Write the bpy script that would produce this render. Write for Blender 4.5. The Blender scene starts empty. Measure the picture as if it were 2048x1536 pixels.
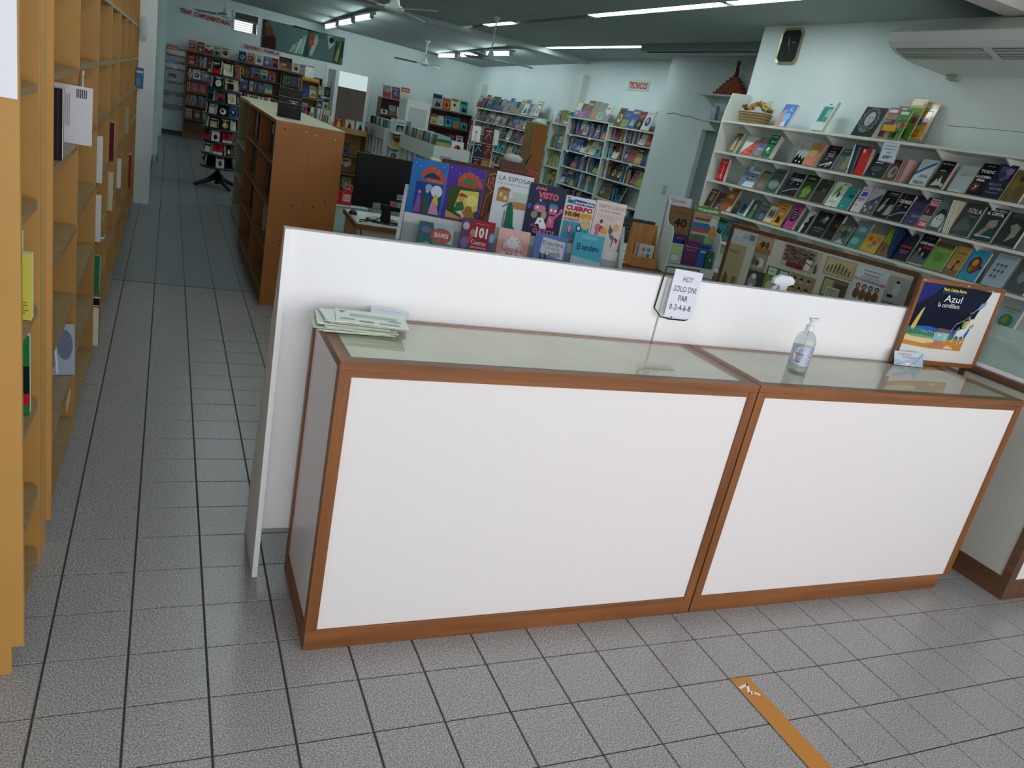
import bpy, bmesh, math, random
from mathutils import Matrix, Vector
sc = bpy.context.scene
COL = sc.collection
R = math.radians
# ------------------------------------------------------------------ camera
cam = bpy.data.cameras.new('camera'); camo = bpy.data.objects.new('camera', cam); COL.objects.link(camo)
r2, u2, fw = ((.90466679, -.37895235, .1948669), (-.04607011, .36764301, .92882515), (.42362193, .84925481, -.31513605))
mm = Matrix(((r2[0], u2[0], -fw[0], -.3691), (r2[1], u2[1], -fw[1], -1.71918), (r2[2], u2[2], -fw[2], 1.56568), (0, 0, 0, 1)))
camo.matrix_world = mm
cam.sensor_width = 36; cam.lens = 26.85; cam.clip_start = .02; cam.clip_end = 100
sc.camera = camo
# ------------------------------------------------------------------ world, daylight, exposure
w = bpy.data.worlds.new('sky'); sc.world = w; w.use_nodes = True
bg = w.node_tree.nodes['Background']; bg.inputs[0].default_value = (.90, .95, 1.0, 1); bg.inputs[1].default_value = 2.2
def area(name, loc, rot, sx, sy, power, col):
    l = bpy.data.lights.new(name, 'AREA'); l.shape = 'RECTANGLE'; l.size = sx; l.size_y = sy; l.energy = power; l.color = col
    o = bpy.data.objects.new(name, l); COL.objects.link(o); o.location = loc; o.rotation_euler = rot; return o
area('shop_window_daylight', (1.6, -2.94, 1.45), (R(90), 0, 0), 4.6, 1.9, 40, (1.0, .93, .945))
sc.cycles.transparent_max_bounces = 24
sc.view_settings.view_transform = 'Standard'; sc.view_settings.look = 'None'; sc.view_settings.gamma = 1
sc.view_settings.use_curve_mapping = False; sc.view_settings.exposure = 0.0
# ------------------------------------------------------------------ materials
def lin(h):
    h = h.lstrip('#'); c = [int(h[i:i+2], 16) / 255 for i in (0, 2, 4)]
    return tuple([x / 12.92 if x <= .04045 else ((x + .055) / 1.055) ** 2.4 for x in c] + [1])
_m = {}
def mat(hexc, rough=.5, spec=.5, metal=0, emit=None, coat=0):
    k = (hexc, rough, spec, metal, emit, coat)
    if k in _m: return _m[k]
    m = bpy.data.materials.new('paint_' + hexc.lstrip('#')); m.use_nodes = True
    b = m.node_tree.nodes['Principled BSDF']; b.inputs['Base Color'].default_value = lin(hexc)
    b.inputs['Roughness'].default_value = rough; b.inputs['Metallic'].default_value = metal
    b.inputs['Specular IOR Level'].default_value = spec; b.inputs['Coat Weight'].default_value = coat
    m.diffuse_color = lin(hexc)
    if emit:
        b.inputs['Emission Color'].default_value = lin(hexc); b.inputs['Emission Strength'].default_value = emit
    _m[k] = m; return m
_mat = mat
def noisemat(name, c1, c2, scale=(8, 8, 8), detail=4, rough=.5, lo=.35, hi=.65, bump=0, c3=None, spec=.5, coat=0, dist=0):
    m = bpy.data.materials.new(name); m.use_nodes = True; nt = m.node_tree; n = nt.nodes; b = n['Principled BSDF']
    tc = n.new('ShaderNodeTexCoord'); mp = n.new('ShaderNodeMapping'); mp.inputs['Scale'].default_value = scale
    nz = n.new('ShaderNodeTexNoise'); nz.inputs['Scale'].default_value = 1; nz.inputs['Detail'].default_value = detail; nz.inputs['Distortion'].default_value = dist
    gm = n.new('ShaderNodeNewGeometry')
    nt.links.new(gm.outputs['Position'], mp.inputs[0]); nt.links.new(mp.outputs[0], nz.inputs[0])
    cr = n.new('ShaderNodeValToRGB'); e = cr.color_ramp.elements; e[0].position = lo; e[1].position = hi
    e[0].color = lin(c1); e[1].color = lin(c2)
    if c3: x = e.new((lo + hi) / 2); x.color = lin(c3)
    nt.links.new(nz.outputs[0], cr.inputs[0]); nt.links.new(cr.outputs[0], b.inputs['Base Color'])
    b.inputs['Roughness'].default_value = rough; b.inputs['Specular IOR Level'].default_value = spec; b.inputs['Coat Weight'].default_value = coat
    if bump:
        bp = n.new('ShaderNodeBump'); bp.inputs['Strength'].default_value = bump; bp.inputs['Distance'].default_value = .002
        nt.links.new(nz.outputs[0], bp.inputs['Height']); nt.links.new(bp.outputs[0], b.inputs['Normal'])
    return m
def thinglass(name, tint, trans=.8, rough=.02):
    m = bpy.data.materials.new(name); m.use_nodes = True; nt = m.node_tree; n = nt.nodes; n.clear()
    out = n.new('ShaderNodeOutputMaterial'); mx = n.new('ShaderNodeMixShader'); tr = n.new('ShaderNodeBsdfTransparent'); gl = n.new('ShaderNodeBsdfGlossy')
    tr.inputs[0].default_value = lin(tint); gl.inputs['Roughness'].default_value = rough
    fr = n.new('ShaderNodeFresnel'); fr.inputs[0].default_value = 1.5
    ge = n.new('ShaderNodeNewGeometry'); inv = n.new('ShaderNodeMath'); inv.operation = 'SUBTRACT'; inv.inputs[0].default_value = 1
    mu = n.new('ShaderNodeMath'); mu.operation = 'MULTIPLY'; nt.links.new(ge.outputs['Backfacing'], inv.inputs[1])
    nt.links.new(fr.outputs[0], mu.inputs[0]); nt.links.new(inv.outputs[0], mu.inputs[1])
    nt.links.new(mu.outputs[0], mx.inputs[0]); nt.links.new(tr.outputs[0], mx.inputs[1]); nt.links.new(gl.outputs[0], mx.inputs[2])
    nt.links.new(mx.outputs[0], out.inputs[0]); return m
def milky(name, col, alpha, rough=.3):
    m = bpy.data.materials.new(name); m.use_nodes = True; b = m.node_tree.nodes['Principled BSDF']
    b.inputs['Base Color'].default_value = lin(col); b.inputs['Alpha'].default_value = alpha; b.inputs['Roughness'].default_value = rough; return m
WALL = noisemat('wall_paint', 'cfdcdb', 'dbe4e3', (1.2, 1.2, 1.2), 6, .85, .3, .7)
WALL2 = noisemat('wall_paint_front', 'cdd9d6', 'dde5e2', (1.5, 1.5, 1.5), 6, .85, .3, .7)
CEIL = noisemat('ceiling_paint', '95a19c', 'a2aea9', (1.5, .8, 1), 5, .9, .3, .7)
BEAM = mat('b9c0bb', .8)
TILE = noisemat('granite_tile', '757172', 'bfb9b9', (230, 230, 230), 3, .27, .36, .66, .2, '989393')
TILE2 = noisemat('granite_tile_worn', '666c6e', 'a2a6a8', (230, 230, 230), 3, .3, .36, .66, .2, '83888b')  # darker, bluer tile for the floor beyond the joint strip
GROUT = mat('4a4844', .95, .1)
def wood(name, a, b, ax, rough=.42, coat=0):
    s = [26, 26, 26]; s['xyz'.index(ax)] = 1.6
    return noisemat(name, a, b, tuple(s), 5, rough, .3, .72, .05, coat=coat, dist=.4)
WX, WY, WZ = (wood('counter_wood_' + a, '6a3d1c', '935a2c', a, .4) for a in 'xyz')
OK1 = noisemat('ochre_board', 'b48440', 'c08f49', (3, 3, 3), 5, .5, .3, .7)
OK2 = noisemat('ochre_shelf_board', '8f7553', 'a3885f', (30, 30, 30), 4, .4, .3, .7)
OK3 = noisemat('dark_ochre_board', 'a8662a', 'b57033', (3, 3, 3), 5, .5, .3, .7)
CREAM = mat('b7b195', .6)
MEL = mat('f1eef0', .38); MEL2 = mat('e6dfde', .3); MELG = mat('a9a5a4', .5)
LAM = noisemat('grey_laminate', 'd6cab9', 'e3d8c9', (7, 7, 7), 6, .5, .3, .7)
GLASS = thinglass('counter_glass', 'fafcfa'); GEDGE = mat('5d8577', .2)
WHT = mat('dfe3e0', .55); BLK = mat('101011', .5, .25); DKB = mat('4b2f20', .55); BRN = mat('7c4a2c', .5)
PAGES = mat('d8d2bf', .85); PAGEW = mat('e4e2da', .85)
# ------------------------------------------------------------------ mesh helpers
class MB:
    def __init__(s): s.v = []; s.f = []; s.m = []; s.mats = []; s.sm = []
    def mi(s, m):
        if m not in s.mats: s.mats.append(m)
        return s.mats.index(m)
    def face(s, pts, m, smooth=False):
        b = len(s.v); s.v += [tuple(p) for p in pts]; s.f.append(tuple(range(b, b + len(pts)))); s.m.append(s.mi(m)); s.sm.append(smooth); return s
    def box(s, x0, x1, y0, y1, z0, z1, m, T=None):
        b = len(s.v); P = [(x, y, z) for z in (z0, z1) for y in (y0, y1) for x in (x0, x1)]
        if T: P = [tuple(T @ Vector(p)) for p in P]
        s.v += P
        for q in ((0, 2, 3, 1), (4, 5, 7, 6), (0, 1, 5, 4), (2, 6, 7, 3), (0, 4, 6, 2), (1, 3, 7, 5)):
            s.f.append(tuple(b + i for i in q)); s.m.append(s.mi(m)); s.sm.append(False)
        return s
    def prism(s, poly, a, b, m, axis='y'):
        n = len(poly); f = {'y': lambda p, t: (p[0], t, p[1]), 'z': lambda p, t: (p[0], p[1], t), 'x': lambda p, t: (t, p[0], p[1])}[axis]
        A = [f(p, a) for p in poly]; B = [f(p, b) for p in poly]; k = len(s.v); s.v += A + B; mi = s.mi(m)
        s.f.append(tuple(range(k, k + n))); s.f.append(tuple(range(k + 2 * n - 1, k + n - 1, -1))); s.m += [mi] * 2; s.sm += [False] * 2
        for i in range(n):
            j = (i + 1) % n; s.f.append((k + j, k + i, k + n + i, k + n + j)); s.m.append(mi); s.sm.append(False)
        return s
    def tube(s, pts, r, m, n=8, cap=True):
        pts = [Vector(p) for p in pts]; mi = s.mi(m); k = len(s.v); rr = r if isinstance(r, (list, tuple)) else [r] * len(pts)
        up = Vector((0, 0, 1))
        for i, p in enumerate(pts):
            d = (pts[min(i + 1, len(pts) - 1)] - pts[max(i - 1, 0)]).normalized()
            a = d.cross(up if abs(d.z) < .95 else Vector((1, 0, 0))).normalized(); b = d.cross(a)
            for j in range(n):
                t = 2 * math.pi * j / n; s.v.append(tuple(p + (a * math.cos(t) + b * math.sin(t)) * rr[i]))
        for i in range(len(pts) - 1):
            for j in range(n):
                q = (j + 1) % n; s.f.append((k + i * n + j, k + i * n + q, k + (i + 1) * n + q, k + (i + 1) * n + j)); s.m.append(mi); s.sm.append(True)
        if cap:
            s.f.append(tuple(k + j for j in range(n))[::-1]); e = k + (len(pts) - 1) * n; s.f.append(tuple(e + j for j in range(n))); s.m += [mi] * 2; s.sm += [False] * 2
        return s
    def lathe(s, prof, m, n=20, c=(0, 0, 0)):
        k = len(s.v); mi = s.mi(m)
        for r, z in prof:
            for j in range(n):
                t = 2 * math.pi * j / n; s.v.append((c[0] + r * math.cos(t), c[1] + r * math.sin(t), c[2] + z))
        for i in range(len(prof) - 1):
            for j in range(n):
                q = (j + 1) % n; s.f.append((k + i * n + j, k + i * n + q, k + (i + 1) * n + q, k + (i + 1) * n + j)); s.m.append(mi); s.sm.append(True)
        return s
    def mesh(s, name):
        me = bpy.data.meshes.new(name); me.from_pydata(s.v, [], s.f)
        for m in s.mats: me.materials.append(m)
        me.polygons.foreach_set('material_index', s.m); me.polygons.foreach_set('use_smooth', s.sm); me.update()
        return me
def link(name, data, parent=None, loc=(0, 0, 0), rot=(0, 0, 0)):
    o = bpy.data.objects.new(name, data); COL.objects.link(o); o.location = loc; o.rotation_euler = rot
    if parent: o.parent = parent
    return o
def obj(name, mb, parent=None, loc=(0, 0, 0), rot=(0, 0, 0), bevel=0):
    o = link(name, mb.mesh(name), parent, loc, rot)
    if bevel:
        b = o.modifiers.new('bevel', 'BEVEL'); b.width = bevel; b.segments = 2; b.limit_method = 'ANGLE'
    return o
def tag(o, label=None, cat=None, group=None, kind=None):
    if label: o['label'] = label
    if cat: o['category'] = cat
    if group: o['group'] = group
    if kind: o['kind'] = kind
    return o
def thing(name, label, cat, loc=(0, 0, 0), rz=0, group=None):
    return tag(link(name, None, None, loc, (0, 0, rz)), label, cat, group)
def bx(name, a, m, parent=None, bevel=0, label=None):
    o = obj(name, MB().box(*a, m), parent, bevel=bevel)
    if label: o['label'] = label
    return o
def struct(name, mb): return tag(obj(name, mb), kind='structure')
# ------------------------------------------------------------------ flat print: shapes and lettering laid on a face (x right, z up, facing -y)
_txt = {}
def glyphs(s, bold):
    k = (s, bold)
    if k not in _txt:
        c = bpy.data.curves.new('lettering', 'FONT'); c.body = s; c.size = 1; c.resolution_u = 2; c.offset = bold
        o = bpy.data.objects.new('lettering', c); me = bpy.data.meshes.new_from_object(o)
        vs = [tuple(v.co) for v in me.vertices]; fs = [tuple(p.vertices) for p in me.polygons]
        bpy.data.objects.remove(o); bpy.data.meshes.remove(me)
        xs = [v[0] for v in vs] or [0]; ys = [v[1] for v in vs] or [0]
        _txt[k] = (vs, fs, min(xs), max(xs), min(ys), max(ys))
    return _txt[k]
EPS = .00035
def put(mb, shapes, w, h, x0=0, z0=0, y=-.0004, rough=.35):
    """shapes in 0..1 of a w x h face whose lower left corner is x0,z0"""
    X = lambda u: x0 + u * w
    mat = lambda c, r: _mat(c, r, .5 if r < .25 else .12)
    Z = lambda v: z0 + v * h
    for i, s in enumerate(shapes):
        yy = y - EPS * (i + 1) * .5; k = s[0]
        if k == 'R': _, a, b, c, d, col = s; mb.face([(X(a), yy, Z(b)), (X(c), yy, Z(b)), (X(c), yy, Z(d)), (X(a), yy, Z(d))], mat(col, rough))
        elif k == 'P': mb.face([(X(a), yy, Z(b)) for a, b in s[1]], mat(s[2], rough))
        elif k == 'E':
            _, a, b, rx, rz, col = s; n = 16
            mb.face([(X(a + rx * math.cos(2 * math.pi * j / n)), yy, Z(b + rz * math.sin(2 * math.pi * j / n))) for j in range(n)], mat(col, rough))
        elif k == 'L':
            _, pts, t, col = s
            for (a, b), (c, d) in zip(pts, pts[1:]):
                p = Vector((X(a), Z(b))); q = Vector((X(c), Z(d))); dd = (q - p)
                if dd.length < 1e-6: continue
                nn = Vector((-dd.y, dd.x)).normalized() * t * w / 2; dn = dd.normalized() * t * w / 3
                mb.face([(p.x - nn.x - dn.x, yy, p.y - nn.y - dn.y), (q.x - nn.x + dn.x, yy, q.y - nn.y + dn.y), (q.x + nn.x + dn.x, yy, q.y + nn.y + dn.y), (p.x + nn.x - dn.x, yy, p.y + nn.y - dn.y)], mat(col, rough))
        elif k == 'T':   # text fitted in the box a,b,c,d
            _, a, b, c, d, col, st = s[:7]; bold = s[7] if len(s) > 7 else .0
            vs, fs, lx, hx, ly, hy = glyphs(st, bold)
            if hx <= lx: continue
            kx = (X(c) - X(a)) / (hx - lx); kz = (Z(d) - Z(b)) / (hy - ly); base = len(mb.v); mi = mb.mi(mat(col, rough))
            mb.v += [(X(a) + (v[0] - lx) * kx, yy, Z(b) + (v[1] - ly) * kz) for v in vs]
            for f in fs: mb.f.append(tuple(base + q for q in f)); mb.m.append(mi); mb.sm.append(False)
    return mb
def shift(shapes, a, b, c, d):
    """nest shapes into the box a,b,c,d of a larger face"""
    u = lambda x: a + x * (c - a)
    v = lambda y: b + y * (d - b)
    out = []
    for s in shapes:
        if s[0] in 'RT': out.append((s[0], u(s[1]), v(s[2]), u(s[3]), v(s[4])) + tuple(s[5:]))
        elif s[0] == 'E': out.append(('E', u(s[1]), v(s[2]), s[3] * (c - a), s[4] * (d - b), s[5]))
        elif s[0] == 'P': out.append(('P', [(u(x), v(y)) for x, y in s[1]], s[2]))
        else: out.append(('L', [(u(x), v(y)) for x, y in s[1]], s[2] * (c - a), s[3]))
    return out
def lines(a, b, c, d, n, col, rng=None, fill=.45):
    rng = rng or random.Random(7); out = []; st = (d - b) / n
    for i in range(n):
        z = d - (i + 1) * st; e = c - (c - a) * rng.uniform(0, .3); out.append(('R', a, z, e, z + st * fill, col))
    return out
# ------------------------------------------------------------------ books
def book_mesh(w, h, t, cover, rough=.45, pages=None, hard=False):
    """one mesh for the covers, one for the page block; x centred, spine at -x, front at y=0"""
    c = mat(cover, rough, .5 if rough < .25 else .12); k = .0022 if hard else .0008; m = MB()
    m.box(-w/2, w/2, 0, k, 0, h, c).box(-w/2, w/2, t - k, t, 0, h, c).box(-w/2, -w/2 + k, k, t - k, 0, h, c)
    p = MB().box(-w/2 + k, w/2 - (.003 if hard else .001), k, t - k, .003 if hard else .0005, h - (.003 if hard else .0005), pages or PAGES)
    return m, p
def book(label, w, h, t, cover, art, M4, group=None, rough=.45, hard=False, cat='book', name='book', parts=True, spine=None, pages=None):
    m, p = book_mesh(w, h, t, cover, rough, pages, hard)
    o = obj(name, m); o.matrix_world = M4; tag(o, label, cat, group)
    obj('page_block', p, o)
    if art: obj('cover_print', put(MB(), art, w, h, -w/2, 0, 0, rough), o)
    return o
def RT(loc, rz=0, rx=0, ry=0):
    return Matrix.Translation(loc) @ Matrix.Rotation(rz, 4, 'Z') @ Matrix.Rotation(rx, 4, 'X') @ Matrix.Rotation(ry, 4, 'Y')
def rart(rng, c, c2, c3, style=None):
    """a generic printed cover"""
    s = style if style is not None else rng.randrange(6); A = []
    if s == 0: A = [('R', 0, 0, 1, .45, c2), ('R', .12, .72, .88, .78, c3), ('R', .2, .62, .7, .67, c3), ('E', .5, .25, .22, .16, c3)]
    elif s == 1: A = [('R', .1, .12, .9, .6, c2), ('P', [(.1, .12), (.5, .5), (.9, .2), (.9, .12)], c3), ('R', .15, .72, .85, .82, c3)]
    elif s == 2: A = [('E', .5, .42, .32, .24, c2), ('E', .45, .46, .14, .12, c3), ('R', .1, .8, .9, .88, c3), ('R', .25, .72, .75, .76, c3)]
    elif s == 3: A = [('P', [(0, 0), (1, 0), (1, .55), (.5, .35), (0, .6)], c2), ('R', .12, .75, .8, .85, c3), ('R', .12, .67, .5, .7, c3)]
    elif s == 4: A = [('R', 0, .68, 1, 1, c2), ('R', .1, .78, .9, .88, c3), ('P', [(.2, .1), (.45, .55), (.6, .3), (.8, .5), (.85, .1)], c3)]
    else: A = [('R', .08, .06, .92, .94, c2), ('R', .15, .75, .85, .84, c3), ('E', .5, .4, .2, .2, c)]
    return A
CNAME = {'blue': '2a5794', 'dark blue': '223a63', 'teal': '3b8f95', 'green': '3e7a4a', 'dark green': '27463a', 'red': '94303a', 'dark red': '6e2730', 'purple': '5d4480', 'black': '1d1d20', 'grey': '7d8384', 'white': 'c4c9c7', 'cream': 'b9b092', 'orange': 'a8623a', 'yellow': 'b59d48', 'pink': 'a85a7c', 'brown': '6e4a35', 'pale blue': '86a3b0', 'lime green': '87963f'}
CK = list(CNAME)
ORD = 'first second third fourth fifth sixth seventh eighth ninth tenth eleventh twelfth thirteenth fourteenth fifteenth sixteenth seventeenth eighteenth nineteenth twentieth'.split() + ['%d%s' % (n, 'st' if n % 10 == 1 else 'nd' if n % 10 == 2 else 'rd' if n % 10 == 3 else 'th') for n in range(21, 60)]
_bm = {}; FILLED = []
def quick(cn, w, h, t, kind, rng):
    """shared small book meshes: 'face' shows its cover, 'spine' its back"""
    w = round(w, 2); h = round(h / .015) * .015; t = round(t / .006) * .006 or .006; v = rng.randrange(3); k = (cn, w, h, t, kind, v)
    if k in _bm: return _bm[k]
    m, p = book_mesh(w, h, t, CNAME[cn], .45)
    for i in range(0, len(p.f)): m.face([p.v[q] for q in p.f[i]], PAGES)
    q = random.Random(hash(str(k)) % 999 if False else sum(map(ord, str(k)))); c2, c3 = CNAME[q.choice(CK)], q.choice(['a8a69c', '8f7f4a', '6d6960', '78848a', '20242a', '4a3a34', '2c3438'])
    if kind == 'face': put(m, rart(q, CNAME[cn], c2, c3), w, h, -w/2, 0, 0)
    else:
        x = -w/2 - .0004
        for a, b, col in ((.12, .2, c3), (.3, .72, c3 if v else c2)):
            m.face([(x, t * .25, h * a), (x, t * .25, h * b), (x, t * .75, h * b), (x, t * .75, h * a)], mat(col, .4))
    _bm[k] = m.mesh('book'); return _bm[k]
def fill(F, x0, x1, y, z, hmax, rng, phrase, group, pattern='mix', cols=None, lean=.28, depth=.2, sc_=1):
    """books along a shelf; F is the case's matrix, front facing local -y; left to right as you face it"""
    x = x0; i = 0; run = None
    cols = cols or CK
    while True:
        kind = pattern if pattern != 'mix' else ('spine' if (run and run > 0) else 'face' if rng.random() < .5 else 'spine')
        if pattern == 'mix' and kind == 'spine': run = (run or rng.randint(3, 7)) - 1
        cn = rng.choice(cols); h = min(hmax, sc_ * rng.choice([.19, .2, .21, .23, .24]) * rng.uniform(.95, 1.05))
        if kind == 'face':
            w = min(h * .7, .165 * sc_); t = rng.choice([.012, .018, .03])
            if x + w > x1: break
            o = link('book', quick(cn, w, h, t, 'face', rng)); o.matrix_world = F @ RT((x + w/2, y + .01, z + .012 + t * .1), 0, -lean)
            x += w + rng.uniform(.004, .03); txt = 'face-out'
        else:
            t = rng.choice([.012, .018, .024, .03, .036]); w = .15
            if x + t > x1: break
            lr = rng.choice([0, 0, 0, .06])
            o = link('book', quick(cn, w, h, t, 'spine', rng)); o.matrix_world = F @ RT((x + t, y + .02 + w/2, z + .003), R(90), lr)
            x += t + .002 + (h * lr); txt = 'spine-out'
        tag(o, '%s %s book, %s from left, %s' % (cn, txt, ORD[i], phrase), 'book', group); FILLED.append(o); i += 1
def case(name, label, cat, loc, rz, W, H, D, zs, m, t=.018, back=True, divs=(), group=None, msh=None, top=True, plinth=0, sides=True):
    o = thing(name, label, cat, loc, rz, group); msh = msh or m
    if sides:
        for x in (0, W - t): bx('side_panel', (x, x + t, 0, D, 0, H), m, o)
    if back: bx('back_panel', (t, W - t, D - .008, D, 0, H), m, o)
    for d in divs: bx('divider', (d - t/2, d + t/2, .002, D - .009, .0, H - t - .001), m, o)
    seg = [0] + sorted(divs) + [W]
    for z in zs:
        for a, b in zip(seg, seg[1:]):
            bx('shelf', (a + (t if a == 0 else t/2) + .0005, b - (t if b == W else t/2) - .0005, .001, D - .009, z, z + t), msh, o)
    if top: bx('top_panel', (t, W - t, 0, D - .008, H - t, H), m, o)
    if plinth: bx('plinth', (t, W - t, .01, .028, 0, plinth), m, o)
    o_m = Matrix.Translation(loc) @ Matrix.Rotation(rz, 4, 'Z'); return o, o_m
#@@SECTION structure
# ------------------------------------------------------------------ room shell
fl = struct('floor', MB().box(-.97, 6.35, -3, 4.21, -.1, -.004, GROUT).box(-.97, 6.35, 4.21, 16.4, -.1, -.004, mat('5d6466', .9, .1)))
def tmesh(m, s=.2, g=.0024):
    a, b = g, s - g; c, d = g + .0012, s - g - .0012; M = MB()
    lo = [(a, a, -.004), (b, a, -.004), (b, b, -.004), (a, b, -.004)]; hi = [(c, c, 0), (d, c, 0), (d, d, 0), (c, d, 0)]
    M.face(hi, m)
    for i in range(4): j = (i + 1) % 4; M.face([lo[i], lo[j], hi[j], hi[i]], m)
    return M
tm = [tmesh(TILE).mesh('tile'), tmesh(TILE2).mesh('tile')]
rng = random.Random(3); cells = []
Mi = mm.inverted()
for i in range(-5, 32):
    for j in range(-15, 82):
        x, y = .2 * i, .2 * j
        if x > 6.2: continue
        p = Mi @ Vector((x + .1, y + .1, 0)); vis = False; dpt = -p.z
        if dpt > .2:
            u = abs(p.x / dpt) * 1527 < 1150; v = abs(p.y / dpt) * 1527 < 900; vis = u and v
            if .0 < y < .62 and .0 < x < 2.8: vis = False
            if y >= .62 and x > .3: vis = False
            if x < -.7: vis = False
        cells.append((0 if vis else 1, dpt if vis else 0, x, y))
cells.sort(); stuff = MB()
for n, (a, dpt, x, y) in enumerate(cells):
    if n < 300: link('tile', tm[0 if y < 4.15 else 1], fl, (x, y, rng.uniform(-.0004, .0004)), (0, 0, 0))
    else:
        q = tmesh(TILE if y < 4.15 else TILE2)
        for f in q.f: stuff.face([(q.v[k][0] + x, q.v[k][1] + y, q.v[k][2]) for k in f], q.mats[0])
tag(obj('tile', stuff, fl), kind='stuff')
bx('joint_strip', (-.665, 6.2, 4.204, 4.216, -.003, .0008), mat('3c3d3a', .7), fl)
# walls
struct('wall_left', MB().box(-1.12, -.97, -3, 7.5, 0, 2.9, WALL2).box(-1.12, -.56, 7.9, 16.4, 0, 2.95, WALL))
struct('trim_1', MB().box(-1.12, -.52, 7.5, 7.9, 0, 2.9, mat('eef2f0', .8)))
struct('trim_2', MB().box(-.559, -.50, 11.4, 11.75, 0, 2.88, WALL))
struct('trim_3', MB().box(-.559, -.475, 15.7, 16.0, 0, 2.86, WALL))
BS = mat('4a4b49', .6)
struct('baseboard_left', MB().box(-.559, -.548, 7.91, 11.39, 0, .09, BS).box(-.5, -.488, 11.39, 11.76, 0, .09, BS).box(-.559, -.548, 11.76, 15.69, 0, .09, BS))
struct('baseboard_back', MB().box(-.55, 2.6, 16.385, 16.399, 0, .09, BS))
# back wall with the openings of the louvre window and of the glazed door
WB = MB()
for a in ((-1.12, .74, 0, 2.95), (.74, 1.25, 0, 2.245), (.74, 1.25, 2.633, 2.95), (1.25, 2.7, 0, 2.95), (2.7, 3.7, 2.0, 2.95), (3.7, 6.35, 0, 2.95)):
    WB.box(a[0], a[1], 16.4, 16.55, a[2], a[3], WALL)
struct('wall_back', WB)
struct('wall_right', MB().box(6.2, 6.35, 8.06, 16.4, 0, 2.95, WALL))
struct('trim_4', MB().box(6.08, 6.199, 10.95, 11.3, 1.95, 2.62, mat('cdd4cb', .8)))
struct('trim_5', MB().box(6.05, 6.199, 15.75, 16.39, 0, 2.3, mat('cdd6d0', .8)))
struct('wall_right.001', MB().box(5.9, 6.35, 6.96, 8.06, 0, 2.95, WALL).box(5.9, 6.35, 5.95, 6.96, 1.99, 2.95, WALL).box(5.9, 6.35, 4.681, 5.95, 0, 2.95, WALL))
struct('door_2', MB().box(5.97, 6.02, 5.951, 6.959, .005, 1.989, mat('7d8a88', .6)).box(5.955, 5.969, 6.05, 6.1, 1.0, 1.03, mat('a9aca8', .3, .5, 1)))
struct('wall_right.002', MB().box(4.65, 5.899, -3, 4.68, 0, 2.95, WALL2))
# thin vertical seam and the panel joint of the front right wall, hairline crack of the middle wall
tag(obj('trim_6', MB().tube([(4.6495, 2.4, 2.165), (4.6495, 2.0, 2.168), (4.6495, 1.2, 2.16)], .002, mat('8b9089', .9), 4)), kind='structure')
cr = [(5.8985, 7.86, 2.13), (5.8985, 7.7, 2.15), (5.8985, 7.45, 2.125), (5.8985, 7.3, 2.13), (5.8985, 7.05, 2.1), (5.8985, 6.8, 2.095), (5.8985, 6.5, 2.09)]
tag(obj('trim_7', MB().tube(cr, .004, mat('59605e', .9), 4)), kind='structure')
# front of the shop, behind the camera: low wall, posts and lintel round open glazing
fw_ = MB().box(-1.12, 4.8, -3.12, -3, 0, .35, WALL2).box(-1.12, 4.8, -3.12, -3, 2.55, 2.95, WALL2)
for x in (-1.12, .9, 2.75, 4.62): fw_.box(x, x + .08, -3.1, -3.02, .35, 2.55, mat('8d8f8f', .4, .5, .6))
struct('wall_front', fw_)
# ceilings: flat front part, beam, gently falling rear part
SL = [(3.84, 3.96), (5.29, 5.41), (2.14, 2.26)]
cm = MB(); xs = [-1.12, 2.14, 2.26, 3.84, 3.96, 5.29, 5.41, 6.35]
for a, b in zip(xs, xs[1:]):
    if (a, b) in SL: cm.box(a, b, -3.1, .5, 2.88, 3.0, CEIL).box(a, b, .5, 11.0, 2.93, 3.0, mat('33373a', .8))
    else: cm.box(a, b, -3.1, 11.1, 2.88, 3.0, CEIL)
struct('ceiling', cm)
cr_ = MB(); A = [(-1.12, 11.29, 2.90), (6.35, 11.29, 2.81), (6.35, 16.5, 2.67), (-1.12, 16.5, 2.83)]
cr_.face(A[::-1], CEIL); cr_.face([(x, y, z + .12) for x, y, z in A], CEIL)
for i in range(4):
    p, q = A[i], A[(i + 1) % 4]; cr_.face([p, q, (q[0], q[1], q[2] + .12), (p[0], p[1], p[2] + .12)], CEIL)
struct('ceiling.001', cr_)
struct('trim_8', MB().prism([(-1.1, 2.87), (6.199, 2.80), (6.199, 2.9), (-1.1, 2.97)], 11.1, 11.29, BEAM))
struct('trim_9', MB().box(-1.0, 4.649, 1.70, 1.87, 2.75, 2.879, mat('d9d4cf', .6)))
# outside: yard wall and sky seen through the rear openings
struct('wall_outside', MB().box(-1, 7, 18.0, 18.1, -.1, 1.62, mat('54443e', .9)))
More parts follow.
